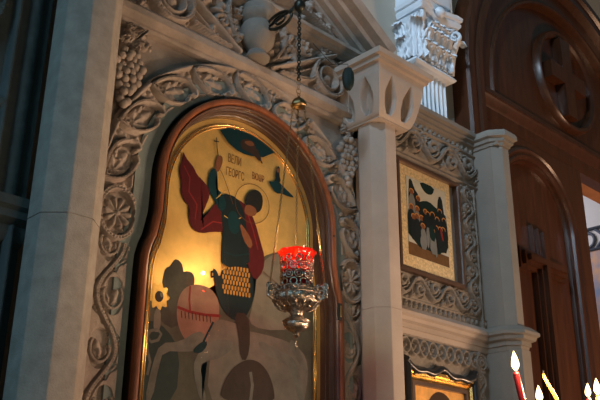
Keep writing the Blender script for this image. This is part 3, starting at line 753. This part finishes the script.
def pline(pts,w,m):
    q=P2(pts); out=[];back=[]
    for i,p in enumerate(q):
        a=q[max(i-1,0)]; b=q[min(i+1,len(q)-1)]; d=Vector((b[0]-a[0],b[1]-a[1])).normalized()
        out.append((p[0]-d.y*w,p[1]+d.x*w)); back.append((p[0]+d.y*w,p[1]-d.x*w))
    # as quads, so that thin lines never break
    layer[0]+=1; y=GY-.0006-layer[0]*.00005
    if m not in PM: PM.append(m)
    A=[PB.verts.new((x,y,z)) for x,z in out]; B=[PB.verts.new((x,y,z)) for x,z in back]
    for i in range(len(A)-1):
        f=PB.faces.new((A[i],A[i+1],B[i+1],B[i])); f.material_index=PM.index(m)
TEAL=flat('teal',(.006,.030,.038)); DRED=flat('dark_red',(.085,.008,.009)); RED2=flat('red',(.22,.02,.02)); SKIN=flat('skin',(.20,.075,.035)); HAIR=flat('hair',(.018,.016,.014))
ARMR=flat('armour',(.009,.016,.019)); GRND=flat('ground',(.105,.095,.068),var=.4,scale=14); ROCK=flat('rock',(.075,.065,.05),var=.4,scale=20); PINK=flat('horse_pink',(.30,.155,.115),var=.3,scale=18)
GREY=flat('grey',(.20,.17,.14),var=.3,scale=16); WHT=flat('white',(.175,.165,.14),var=.35,scale=20); BRN=flat('brown',(.05,.028,.018),var=.3); OCH=flat('ochre_gold',(.85,.52,.14),.38,.3,.5); LINE=flat('line_brown',(.12,.05,.02)); INK=flat('red_ink',(.20,.055,.025)); INK2=flat('brown_ink',(.22,.10,.03)); DGRN=flat('dark_green',(.03,.045,.04))
# ground with a grey hump
paint([(110,345),(345,345),(345,430),(110,430)],GRND,0)
paint([(128,300),(150,288),(165,292),(180,300),(205,306),(222,300),(240,306),(256,300),(256,262),(264,256),(276,252),(290,252),(305,254),(330,262),(345,300),(340,420),(100,420)],GRND,1)
paint([(246,330),(254,300),(257,272),(265,259),(277,253),(290,256),(300,270),(306,330)],GREY,2)
paint([(140,330),(150,318),(168,330),(180,352),(176,400),(140,420),(120,400)],DGRN,1)
paint([(212,330),(250,330),(300,345),(310,370),(300,420),(205,420)],GREY,2)
# rocks / tower at the left
paint([(161,288),(163,276),(165,268),(171,266),(174,259),(179,260),(183,266),(182,272),(188,271),(193,273),(195,281),(192,290),(190,310),(175,330),(160,322),(150,300)],ROCK,1)
# scalloped gold disc with a dark eye
sc=[];c0=(158.5,296)
for k in range(48):
    a=2*PI*k/48; rr=1+.16*math.cos(9*a); sc.append((c0[0]+9.6*rr*math.cos(a)-(.8*math.sin(a)),c0[1]+12.5*rr*math.sin(a)+2*math.cos(a)))
paint(sc,OCH,0); paint([(159+4.3*math.cos(a),296.5+5.6*math.sin(a)) for a in np.linspace(0,2*PI,20,endpoint=False)],BRN,0)
paint([(160,292),(163,294),(162,298),(160,296)],WHT,1)
paint([(154,309),(161,309),(160,332),(153,332)],GREY,1)
pline([(147,337),(151,342),(158,340),(161,334),(157,329),(150,331),(147,337),(147,350),(150,362),(147,375)],.0045,WHT)
# horse: rump, belly and legs
paint([(176,314),(178,298),(184,288),(194,284),(206,286),(214,292),(219,302),(219,318),(216,336),(210,352),(200,356),(188,345),(179,330)],PINK,2)
paint([(214,318),(232,322),(250,330),(262,345),(240,362),(214,356),(205,345)],GREY,2)
paint([(198,330),(206,336),(198,350),(188,352),(163,351),(158,368),(152,400),(144,402),(152,364),(160,343),(180,342)],WHT,1)
paint([(204,345),(222,338),(236,344),(222,358),(202,362),(200,372),(207,402),(200,402),(193,372),(194,360)],WHT,1)
paint([(256,338),(282,352),(294,358),(300,375),(305,402),(298,402),(292,374),(286,364),(262,354)],WHT,2)
paint([(292,338),(300,352),(308,372),(305,374),(297,360),(288,345)],WHT,1)
pline([(190,286),(189,300),(190,312)],.0035,RED2); pline([(177,307),(190,312),(205,315),(220,316)],.0045,RED2); pline([(213,322),(208,332),(203,342)],.0035,TEAL)
for k in range(9): pline([(181+k*3.6,311+k*.6),(181.5+k*3.6,318+k*.6)],.0016,BRN)
paint([(191,352),(198,344),(206,340),(207,346),(200,354)],TEAL,1)
# dark fallen figure at the bottom
paint([(219,402),(222,384),(232,368),(246,359),(258,361),(268,372),(274,390),(274,404)],BRN,2)
pline([(250,372),(252,385),(250,402)],.006,WHT)
# saddle, skirt of gilded scales, leg
paint([(212,268),(216,270),(219,278),(222,268),(246,262),(252,272),(254,296),(249,312),(240,322),(228,318),(219,304),(214,284)],ARMR,1)
pline([(216,276),(211,277),(211,272),(215,271)],.004,ARMR)
paint([(233,312),(248,314),(250,340),(247,360),(240,360),(238,335)],BRN,1)
OCH2=flat('scale_gold',(.62,.30,.07),.4,.4,.3,60)
for rI in range(6):
    for k in range(9):
        x=222.4+k*3.05+(rI%2)*1.5; y=264.5+rI*5.0+k*.5
        if x<249: paint([(x-.95,y),(x+.95,y),(x+1.0,y+3.6),(x,y+4.8),(x-1.0,y+3.6)],OCH2,0)
# red cloak flying behind
paint([(182,151),(185,158),(189,163),(193,168),(196,175),(202,181),(208,188),(209,196),(205,206),(201,216),(199,222),(205,216),(211,208),(216,202),(222,200),(228,204),(232,212),(230,228),(224,233),(212,232),(200,234),(192,230),(188,220),(189,207),(184,202),(180,193),(181,184),(179,176),(179,166),(182,161)],DRED,1)
paint([(228,196),(238,200),(247,207),(254,222),(259,240),(264,258),(262,272),(254,282),(247,268),(244,244),(238,222),(230,208)],DRED,1)
pline([(183,166),(189,178),(188,192),(196,205),(194,220)],.0022,RED2); pline([(246,212),(252,230),(257,250)],.0022,RED2); pline([(200,230),(212,222),(224,224)],.0022,RED2)
# torso and raised arm
paint([(219,196),(226,194),(236,198),(243,210),(246,232),(248,250),(249,266),(221,268),(221,250),(222,232),(220,215)],ARMR,1)
paint([(209,172),(213,168),(217,172),(214,180),(215,188),(222,195),(226,206),(220,214),(213,200),(208,192),(207,182)],TEAL,1)
paint([(214,170),(215,161),(217,156),(221,156),(222,161),(220,168),(217,173)],SKIN,1)
for k in range(4): pline([(215+k*1.9,196-k*1.9+3),(219+k*1.9,192-k*1.9+4)],.0012,OCH)
pline([(223,216),(232,222),(240,218)],.0016,OCH); pline([(222,252),(234,256),(248,254)],.002,TEAL); paint([(226,214),(234,210),(240,224),(236,236),(228,232)],TEAL,2)
paint([(238,222),(246,232),(252,244),(249,250),(242,240)],SKIN,1)
# halo, head, lance, cross
pline([(251+17*math.cos(a)+0*a,204+19.5*math.sin(a)+3.2*math.cos(a)) for a in np.linspace(0,2*PI,41)],.0011,LINE)
paint([(244,198),(249,191),(256,190),(261,195),(262,203),(260,211),(255,214),(248,212),(244,206)],HAIR,1)
paint([(244,206),(248,205),(254,208),(256,213),(253,217),(247,216),(243,213)],SKIN,1)
pline([(219,170),(222,176),(227,190),(232,205)],.0011,LINE); pline([(262,272),(276,284),(292,300)],.0012,LINE)
pline([(217,156),(216,149),(215.5,138)],.0018,HAIR); pline([(213,141.5),(218,142.5)],.0018,HAIR)
# heavenly segment with a blessing figure, and the angel
def dense(p,k=5): return [(a[0]+(b[0]-a[0])*t/k,a[1]+(b[1]-a[1])*t/k) for a,b in zip(p,p[1:]+p[:1]) for t in range(k)]
paint(dense([(219,131),(228,128),(240,127),(252,130),(264,136),(276,152),(262,157.8),(250,156.5),(243,154.5),(236,151),(227,143)],6),TEAL,0)
pline([(222,137),(227,144),(236,152),(243,155.5),(250,157.5),(262,158.8),(268,157)],.0012,OCH)
paint([(239,141),(246,139),(253,143),(255,150),(261,160),(258,162),(253,156),(246,152),(240,149)],BRN,1)
paint([(242,142),(250,141),(254,146),(248,147)],SKIN,1); pline([(256,150),(259,160),(261,164)],.003,BRN)
paint([(267,181),(272,183),(275,178),(279,184),(285,190),(294,198.5),(287,197),(280,194),(275,194),(271,189)],TEAL,1)
paint([(274,178),(275,170),(277,166),(279,169),(278,176),(280,182),(276,183)],ARMR,1); paint([(275,171),(277,168),(279,171),(277,174)],SKIN,1)
pic=part(PB,'painted_figures',PM,ic)
# inscriptions
def text(s,px,py,h,m,name,shear=0):
    cu=bpy.data.curves.new(name,'FONT'); cu.body=s; cu.size=h; cu.extrude=.0001
    tmp=bpy.data.objects.new('tmp',cu); C.objects.link(tmp); bpy.context.view_layer.update()
    me=bpy.data.meshes.new_from_object(tmp.evaluated_get(bpy.context.evaluated_depsgraph_get())); bpy.data.objects.remove(tmp)
    x,z=at(px,py,GY); me.transform(Matrix.Translation((x,GY-.0012,z))@Matrix.Rotation(PI/2,4,'X')@Matrix.Diagonal((.50,1,1,1)))
    return adopt(link(name,me,m),pic)
text('ВЕЛИ',227.5,161.5,.044,INK2,'inscription'); text('ГЕОРГС',225.5,174.5,.042,INK2,'inscription'); text('ВЮѠР',251.5,178.5,.036,INK,'inscription')

# ================================================================ SMALL GROUP ICON
def rect(x0,x1,z0,z1): return [(x0,z0),(x0,z1),(x1,z1),(x1,z0)]
si=empty('framed_icon',(2.62,.0,2.12),'small icon of a group of saints in a brown frame with gilded border','icon','small framed icons')
bm=bmesh.new(); box(bm,2.42,2.83,.004,.010,2.12,2.585); sweep(bm,rect(2.415,2.842,2.112,2.590),[(0,.01),(0,-.024),(.004,-.030),(.016,-.030),(.019,-.024),(.020,.006),(.0195,.01)],closed=True,mapf=WALL); part(bm,'frame',WOODF,si)
bm=bmesh.new(); box(bm,2.438,2.787,-.010,.008,2.133,2.570); part(bm,'gilded_border',GOLDT,si)
bm=bmesh.new()
bx0,bz1=at(408,173,-.012); bx1,bz0=at(446,268,-.012)
bx0,bx1=2.492,2.755; bz0,bz1=2.188,2.528
box(bm,bx0,bx1,-.0115,-.0105,bz0,bz1)
m2=[flat('cream_sky',(.50,.50,.42),.5,.15),flat('night_green',(.010,.028,.026)),flat('umber',(.16,.085,.035),var=.3),flat('halo_orange',(.70,.32,.10),.4,.1,.5),flat('robe_grey',(.18,.19,.18)),flat('robe_black',(.014,.02,.022)),flat('face_brown',(.20,.08,.035)),flat('robe_red',(.22,.03,.02))]
ly=[0]
def q2(pts,mi,sm=1):
    ly[0]+=1; W,H=bx1-bx0,bz1-bz0
    pts=smooth_poly([(bx0+W*u,bz0+H*v) for u,v in pts],sm)
    vs=[bm.verts.new((x,-.0116-ly[0]*.00004,z)) for x,z in pts]; f=bm.faces.new(vs); f.material_index=mi; bmesh.ops.triangulate(bm,faces=[f])
q2([(0.001,.002),(.999,.002),(.999,.14),(.001,.16)],2,0)
q2([(0.001,.14),(.999,.12),(.999,.66),(.9,.70),(.75,.72),(.55,.78),(.35,.74),(.2,.66),(.001,.62)],1,1)
q2([(.32,.999),(.40,.90),(.52,.86),(.66,.89),(.72,.999)],1,1)
q2([(.02,.30),(.05,.95),(.12,.99),(.20,.86),(.30,.80),(.34,.30)],5,1)
q2([(.72,.30),(.76,.80),(.84,.93),(.92,.84),(.96,.30)],5,1)
for (u,v) in ((.12,.82),(.28,.76),(.10,.62),(.24,.62),(.82,.70),(.92,.60),(.74,.58),(.34,.52),(.56,.50),(.14,.50),(.88,.47),(.70,.46),(.44,.62),(.62,.62),(.36,.42),(.50,.60),(.22,.52),(.80,.46),(.60,.40)):
    q2([(u+.058*math.cos(a),v+.036*math.sin(a)) for a in np.linspace(0,2*PI,16,endpoint=False)],3,0)
    q2([(u+.047*math.cos(a),v-.012+.033*math.sin(a)) for a in np.linspace(0,2*PI,14,endpoint=False)],6 if u<.5 else 5,0)
    q2([(u-.07,v-.04),(u+.07,v-.04),(u+.09,v-.30),(u-.09,v-.30)],5 if int(u*50)%3 else 4,1)
q2([(.43,.42),(.53,.42),(.50,.18),(.45,.14)],4,1); q2([(.60,.34),(.66,.36),(.70,.10),(.64,.06)],4,1); q2([(.78,.50),(.84,.46),(.88,.30),(.82,.34)],7,1); q2([(.50,.46),(.64,.46),(.66,.26),(.52,.28)],1,1)
part(bm,'painting',m2,si)

# ---- lower icon with a black wavy frame
li=empty('framed_icon',(2.65,.0,1.25),'lower icon of a saint in a black wavy-topped frame with gold inside','icon','small framed icons')
bm=bmesh.new(); zt=1.748
top=[]
for t in np.linspace(0,1,45):
    x=2.432+.446*t; top.append((x,zt+.010*math.cos(2*PI*t*2)*(1 if 0<t<1 else 1)+(.012 if t<.04 or t>.96 else 0)+.006*math.cos(2*PI*t*4)))
path=[(2.432,1.22)]+top+[(2.878,1.22)]
sweep(bm,path,[(-.004,.01),(-.004,-.022),(.002,-.032),(.012,-.036),(.020,-.032),(.024,-.022),(.024,.01)],mapf=WALL); part(bm,'black_frame',WOODB,li,angle=50)
bm=bmesh.new(); sweep(bm,rect(2.452,2.858,1.22,1.722),[(-.012,.01),(-.012,-.026),(.0,-.024),(.004,-.016),(.011,-.020),(.015,-.010),(.024,-.012),(.026,.01)],closed=True,mapf=WALL); part(bm,'gilt_frame',GOLDB,li,angle=50)
bm=bmesh.new(); sweep(bm,rect(2.477,2.833,1.24,1.698),[(0,.01),(0,-.008),(.004,-.012),(.018,-.012),(.021,.0),(.021,.01)],closed=True,mapf=WALL); part(bm,'inner_frame',WOODF,li)
bm=bmesh.new(); box(bm,2.49,2.82,-.002,.006,1.255,1.685)
m3=[mat('paint_gold_orange',(1.0,.52,.13),.4,.2,var=.35,scale=25),flat('hair2',(.05,.025,.012)),flat('face2',(.25,.10,.04)),flat('robe2',(.12,.03,.02))]
def q3(pts,mi,k,sm=2):
    vs=[bm.verts.new((x,-.0022-k*.0003,z)) for x,z in smooth_poly(pts,sm)]; f=bm.faces.new(vs); f.material_index=mi
q3([(2.55,1.285),(2.56,1.42),(2.62,1.46),(2.70,1.46),(2.76,1.42),(2.77,1.285)],3,1)
q3([(2.56,1.52),(2.565,1.61),(2.62,1.668),(2.69,1.670),(2.745,1.62),(2.755,1.52),(2.72,1.45),(2.59,1.45)],1,2)
q3([(2.595,1.52),(2.60,1.60),(2.655,1.642),(2.71,1.60),(2.72,1.52),(2.69,1.44),(2.62,1.44)],2,3)
part(bm,'painting',m3,li)

# ================================================================ HANGING OIL LAMP
LXc,LYc=1.656,-.25
lamp=empty('hanging_oil_lamp',(LXc,LYc,1.71),'ornate silver oil lamp with ruby glass hanging on chains before the big icon','lamp')
def L(pts): return [(r,z) for r,z in pts]
bm=bmesh.new(); lathe(bm,[(.030,1.818),(.040,1.822),(.044,1.84),(.044,1.90),(.046,1.925),(.052,1.945),(.058,1.953),(.0565,1.9545),(.050,1.947),(.0435,1.927),(.0415,1.90),(.0415,1.84),(.03,1.825)],LXc,LYc,48,lambda t,z:(.05*math.cos(2*PI*t*8) if z>1.93 else 0))
part(bm,'ruby_glass',RUBY,lamp,True)
bm=bmesh.new(); lathe(bm,[(.0,1.826),(.040,1.827),(.040,1.900),(.0,1.901)],LXc,LYc,32); part(bm,'oil',mat('lamp_oil',(.30,.03,.012),.2),lamp,True)
# body
def sc(t,z): return .035*math.cos(2*PI*t*12)
bm=bmesh.new(); lathe(bm,[(.046,1.835),(.060,1.838),(.066,1.832),(.062,1.826),(.068,1.818),(.071,1.806),(.066,1.796),(.054,1.786),(.040,1.778),(.028,1.772),(.020,1.768),(.017,1.760),(.021,1.757),(.016,1.752),(.024,1.749)],LXc,LYc,60,sc)
for z,r,rt in ((1.838,.060,.003),(1.820,.069,.0028),(1.797,.066,.0028),(1.782,.047,.0024)): ring(bm,(LXc,LYc,z),r,rt,seg=40)
part(bm,'bowl',SILVER,lamp,angle=50)
bm=bmesh.new(); lathe(bm,[(.020,1.751),(.034,1.747),(.039,1.741),(.036,1.737),(.038,1.731),(.032,1.721),(.020,1.713),(.010,1.708),(.007,1.703),(.010,1.699),(.006,1.694),(.0,1.692)],LXc,LYc,40,lambda t,z:.03*math.cos(2*PI*t*10))
ring(bm,(LXc,LYc,1.741),.039,.0024,seg=32); ring(bm,(LXc,LYc,1.722),.0325,.002,seg=32)
part(bm,'lower_knop',SILVER,lamp,angle=50)
# filigree around the glass
bm=bmesh.new()
for k in range(10):
    a=2*PI*k/10
    for z,r,rr in ((1.852,.0465,.0105),(1.876,.0465,.0120),(1.902,.0468,.0115),(1.926,.049,.0085)):
        aa=a+(PI/10 if abs(z-1.876)<.001 or z>1.92 else 0); n=(math.cos(aa),math.sin(aa),0)
        ring(bm,(LXc+r*n[0],LYc+r*n[1],z),rr,.0030,n,12,5)
        if rr>.011: ring(bm,(LXc+(r+.001)*n[0],LYc+(r+.001)*n[1],z),rr*.45,.0022,n,10,5)
for z in (1.842,1.914): ring(bm,(LXc,LYc,z),.0465,.0022,seg=40)
part(bm,'filigree_basket',SILVER,lamp,True)
# filigree gallery on the bowl
bm=bmesh.new()
for k in range(16):
    a=2*PI*k/16; n=(math.cos(a),math.sin(a),0)
    ring(bm,(LXc+.067*n[0],LYc+.067*n[1],1.828),.0085,.0020,n,12,5); ring(bm,(LXc+.070*n[0],LYc+.070*n[1],1.808),.0075,.0022,n,12,5)
    P=[(LXc+(.064-.020*t+.007*math.sin(PI*t))*n[0],LYc+(.064-.020*t+.007*math.sin(PI*t))*n[1],1.795-.018*t) for t in np.linspace(0,1,6)]; tube(bm,P,.0024,5)
part(bm,'scroll_gallery',SILVER,lamp,True)
azs=math.atan2(CAM.y-LYc,CAM.x-LXc)
hang=[]
for k in range(3):
    a=azs+PI+k*2*PI/3+.05; n=Vector((math.cos(a),math.sin(a),0)); c=Vector((LXc,LYc,0))
    bm=bmesh.new(); s=n.cross(Vector((0,0,1)))
    ring(bm,c+n*.080+Vector((0,0,1.818)),.020,.0038,s,18,7); ring(bm,c+n*.082+Vector((0,0,1.818)),.0085,.003,s,14,6)
    P=[c+n*(.066+.030*t+.012*math.sin(PI*t))+Vector((0,0,1.800+.040*t-.01*math.sin(2*PI*t))) for t in np.linspace(0,1,12)]; tube(bm,P,.0035,6)
    ring(bm,c+n*.094+Vector((0,0,1.836)),.0085,.0028,s,14,6); sphere(bm,c+n*.096+Vector((0,0,1.806)),.006,8); sphere(bm,c+n*.070+Vector((0,0,1.840)),.006,8)
    part(bm,'handle',SILVER,lamp,True); hang.append(c+n*.092+Vector((0,0,1.842)))
def chain(a,b,link_l,wr,name,mt,root,w=.55):
    a=Vector(a);b=Vector(b); L_=(b-a).length; n=max(2,int(L_/(link_l*.78))); d=(b-a).normalized(); bm=bmesh.new()
    s=d.cross(Vector((.3,.9,.1))).normalized(); t=d.cross(s)
    for i in range(n):
        c=a+(b-a)*((i+.5)/n); e=s if i%2==0 else t
        pts=[c+d*(math.cos(q)*link_l*.5)+e*(math.sin(q)*link_l*.5*w) for q in np.linspace(0,2*PI,9)[:-1]]
        tube(bm,pts,wr,4,True)
    return part(bm,name,mt,root,True)
capc=Vector((LXc,LYc,2.455))
for k,h in enumerate(hang):
    dd=(h-Vector((LXc,LYc,0))); dd.z=0; dd.normalize(); chain(capc+dd*.020+Vector((0,0,-.004)),h,.011,.0011,'chain',BRASS,lamp)
bm=bmesh.new(); lathe(bm,[(.0,2.448),(.022,2.447),(.026,2.452),(.024,2.462),(.016,2.474),(.006,2.480),(.004,2.486),(.0,2.487)],LXc,LYc,24,lambda t,z:.06*math.cos(2*PI*t*6)); ring(bm,(LXc,LYc,2.492),.006,.0014,(0,1,0)); part(bm,'chain_cap',BRASS,lamp,True)
P0=(LXc,LYc,2.497); chain(P0,(LXc,LYc,2.545),.020,.0010,'fine_chain',BRASS,lamp,.8)
chain((LXc,LYc,2.545),(LXc,LYc,2.816),.0135,.0024,'hanging_chain',IRON,lamp,.85)
bm=bmesh.new(); tube(bm,[(LXc,LYc,1.692),(LXc,LYc,1.680)],.0007,5); box(bm,LXc-.0012,LXc+.0012,LYc-.0012,LYc+.0012,1.658,1.682); box(bm,LXc-.006,LXc+.006,LYc-.0012,LYc+.0012,1.670,1.673); part(bm,'hanging_cross',SILVER,lamp)
fx,fz=at(294.5,252,LYc)
def flame(bm,x,y,z,h,r,lean=0):
    prof=[(0,0),(.55,.10),(.95,.26),(1,.38),(.80,.58),(.45,.80),(.16,.94),(0,1)]
    rows=[];seg=12
    for q,t in prof[1:-1]: rows.append([bm.verts.new((x+lean*t*t*h+r*q*math.cos(2*PI*k/seg),y+r*q*math.sin(2*PI*k/seg),z+h*t)) for k in range(seg)])
    a=bm.verts.new((x,y,z)); b=bm.verts.new((x+lean*h,y,z+h))
    for k in range(seg):
        bm.faces.new((a,rows[0][(k+1)%seg],rows[0][k])); bm.faces.new((b,rows[-1][k],rows[-1][(k+1)%seg]))
        for i in range(len(rows)-1): bm.faces.new((rows[i][k],rows[i][(k+1)%seg],rows[i+1][(k+1)%seg],rows[i+1][k]))
bm=bmesh.new(); flame(bm,LXc-.004,LYc,1.938,.028,.0058); part(bm,'flame',FLAME,lamp,True)
bm=bmesh.new(); tube(bm,[(LXc+.006,LYc,1.90),(LXc+.014,LYc-.01,1.95),(LXc+.020,LYc-.012,1.972)],.0010,5); sphere(bm,(LXc+.020,LYc-.012,1.974),.0045,8); part(bm,'wick_holder',BLACK,lamp,True)
lamp.location.z-=.010
# bracket that carries the lamp
br=empty('lamp_bracket',(LXc,-.09,2.81),'dark bronze scrolled bracket reaching out over the hanging lamp','bracket')
bm=bmesh.new(); tube(bm,[(LXc,-.09,2.815),(LXc,LYc+.0,2.835)],.005,8)
tube(bm,[(LXc,-.085,2.79),(LXc,-.085,2.84)],.010,8); part(bm,'arm',IRON,br,True)
bm=bmesh.new()
c=Vector((LXc,-.150,2.815)); tube(bm,[c+Vector((0,.060*math.cos(a),.030*math.sin(a)+.006*math.cos(a))) for a in np.linspace(0,2*PI,24,endpoint=False)],.006,7,True)
tube(bm,[c+Vector((0,(.040-.03*t)*math.cos(9*t),(.020-.014*t)*math.sin(9*t))) for t in np.linspace(0,1,26)],.0045,6)
tube(bm,[c+Vector((0,-.06-.04*t,.02*math.sin(4*t))) for t in np.linspace(0,1,10)],.006,6); part(bm,'scroll',IRON,br,True)
bm=bmesh.new(); lathe(bm,[(0,2.802),(.008,2.804),(.016,2.812),(.020,2.824),(.018,2.836),(.010,2.846),(.006,2.852),(.010,2.858),(0,2.866)],LXc,LYc,20); part(bm,'ball_end',IRON,br,True)

# small dark ornament hanging beside the capital
ex,ez0=at(348,67,-.20); _,ez1=at(348,90,-.20); _,ez2=at(348,112,-.2)
# small dark ornament hanging beside the capital
eo=empty('hanging_ornament',(ex,-.20,ez1),'small dark green barrel-shaped ornament hanging at the left of the niched capital','ornament')
bm=bmesh.new(); hh=ez0-ez1; lathe(bm,[(0,ez1),(.010,ez1+.002),(.019,ez1+hh*.2),(.023,ez1+hh*.45),(.022,ez1+hh*.68),(.014,ez1+hh*.9),(.006,ez1+hh*.95),(0,ez0)],ex,-.20,10); part(bm,'body',GREENM,eo,angle=30)
bm=bmesh.new(); tube(bm,[(ex,-.20,ez1),(ex,-.20,ez2)],.0012,5); part(bm,'cord',PALE,eo)
bm=bmesh.new(); tube(bm,[(ex,-.20,ez0-.003),(ex,-.20,ez0+.012),(ex+.0,-.12,ez0+.045),(ex,-.02,2.910)],.0014,5); part(bm,'hanger',IRON,eo)

# ================================================================ CANDLES ON THEIR STAND
CY=-1.2; TZ=1.24
st=empty('candle_stand',(1.45,CY,0),'round brass candle stand with a tray under the burning candles','candle stand')
bm=bmesh.new(); lathe(bm,[(0,1.18),(.05,1.18),(.20,1.20),(.225,1.21),(.23,1.235),(.222,1.235),(.215,1.215),(.0,1.215)],1.45,CY,40); part(bm,'tray',BRASS,st,angle=40)
bm=bmesh.new(); lathe(bm,[(0,1.215),(.214,1.215),(.212,TZ),(0,TZ)],1.45,CY,32); part(bm,'sand',mat('sand',(.45,.36,.24),.9,var=.2,scale=80),st)
bm=bmesh.new(); lathe(bm,[(0,0),(.17,0),(.16,.03),(.05,.06),(.022,.12),(.018,.5),(.03,.62),(.018,.7),(.018,1.1),(.05,1.18),(0,1.18)],1.45,CY,28); part(bm,'stem',BRASS,st,angle=40)
CG='candles on the brass stand'
def candle(px,py,bpx,bpy,rad,mt,lit,label,fh=0,fr=0,lean=0,rt=None):
    tx,tz=at(px,py,CY); bx,bz=at(bpx,bpy,CY); k=(TZ-.02-tz)/(bz-tz); gx=tx+(bx-tx)*k
    root=empty('candle',(gx,CY,TZ),label,'candle',CG)
    bm=bmesh.new(); tube(bm,[(gx,CY,TZ-.02),(gx+(tx-gx)*.5,CY,(TZ+tz)/2),(tx,CY,tz-.004),(tx,CY,tz)],[rad,rad,rad if rt is None else rt,(rad if rt is None else rt)*.7],14); part(bm,'wax_stick',mt,root,True)
    bm=bmesh.new(); tube(bm,[(tx,CY,tz-.002),(tx+.0005,CY,tz+.006)],.0010,5); wk=part(bm,'wick',BLACK,root)
    if lit:
        bm=bmesh.new(); flame(bm,tx,CY,tz+.001,fh,fr,lean); part(bm,'flame',FLAME,wk,True)
    return (tx,tz)
lights=[]
lights.append(candle(516,372,522,400,.0058,WAXR,1,'burning dark red candle, the leftmost in front of the stone pier',.036,.0068,-.06))
lights.append(candle(540,403,540.5,412,.0055,WAXY,1,'burning candle between the red candle and the leaning yellow one',.030,.0062,-.03))
candle(543.5,374,557,400,.0040,WAXY,0,'unlit leaning yellow wax taper with a bent black wick',rt=.0030)
lights.append(candle(588.5,398,590,410,.0055,WAXR,1,'burning candle with the smaller flame at the lower right',.028,.0056,.1))
lights.append(candle(598,396,599,410,.0055,WAXY,1,'burning candle with the taller flame at the right edge',.034,.0066,.0))

# ================================================================ LIGHT
def point(x,y,z,e,col,r=.02):
    l=bpy.data.lights.new('light','POINT'); l.energy=e; l.color=col; l.shadow_soft_size=r; o=bpy.data.objects.new('light',l); C.objects.link(o); o.location=(x,y,z)
def area(loc,tgt,size,e,col,sy=None):
    l=bpy.data.lights.new('light','AREA'); l.energy=e; l.color=col; l.size=size
    if sy: l.shape='RECTANGLE'; l.size_y=sy
    o=bpy.data.objects.new('light',l); C.objects.link(o); o.location=loc; o.rotation_euler=(Vector(tgt)-Vector(loc)).to_track_quat('-Z','Y').to_euler(); return l
WARM=(1,.64,.36)
for (x,z) in lights: point(x,CY-.02,z+.03,2.2,WARM,.02)
point(LXc-.004,LYc-.0,1.975,3.1,(1,.66,.36),.006)
point(LXc,LYc,1.915,.3,(1,.60,.30),.006)
# warm light low by the door, then an added unseen spot and added fills
area((4.9,-1.7,1.0),(3.7,.1,2.6),.35,62,(1,.60,.36))
l=area((3.7,-1.9,1.2),(1.35,0,2.1),.35,7,(1,.66,.45)); l.spread=math.radians(62)  # unseen spot added to warm the left column, narrowed to miss the door
area((1.5,-2.5,.9),(1.8,0,2.1),.25,8,(1,.68,.46))  # frontal warm fill, added without a source there
point(4.35,-.95,.95,12,(1,.60,.36),.05)  # extra unseen point, added to warm the lower door panel
# daylight from the high windows on the left
area((-3.0,-1.5,3.4),(.55,0,2.2),1.3,5,(.40,.74,1.0)).spread=math.radians(55)
area((-3.0,-1.9,3.6),(1.8,0,2.4),1.3,17,(.42,.74,1.0))
area((-.9,-1.9,5.3),(2.87,.1,3.4),.6,12,(.62,.80,1.0)).spread=math.radians(45)
area((5.0,1.6,3.6),(6.0,1.4,3.2),.8,11,(1,.93,.97))
point(4.9,.30,2.6,1.2,WARM,.05)
w=bpy.data.worlds.new('world'); bpy.context.scene.world=w; w.use_nodes=True
w.node_tree.nodes['Background'].inputs[0].default_value=(.22,.44,.48,1); w.node_tree.nodes['Background'].inputs[1].default_value=.16
vs=bpy.context.scene.view_settings; vs.view_transform='Standard'; vs.look='None'; vs.gamma=1; vs.exposure=-.14; vs.use_curve_mapping=False
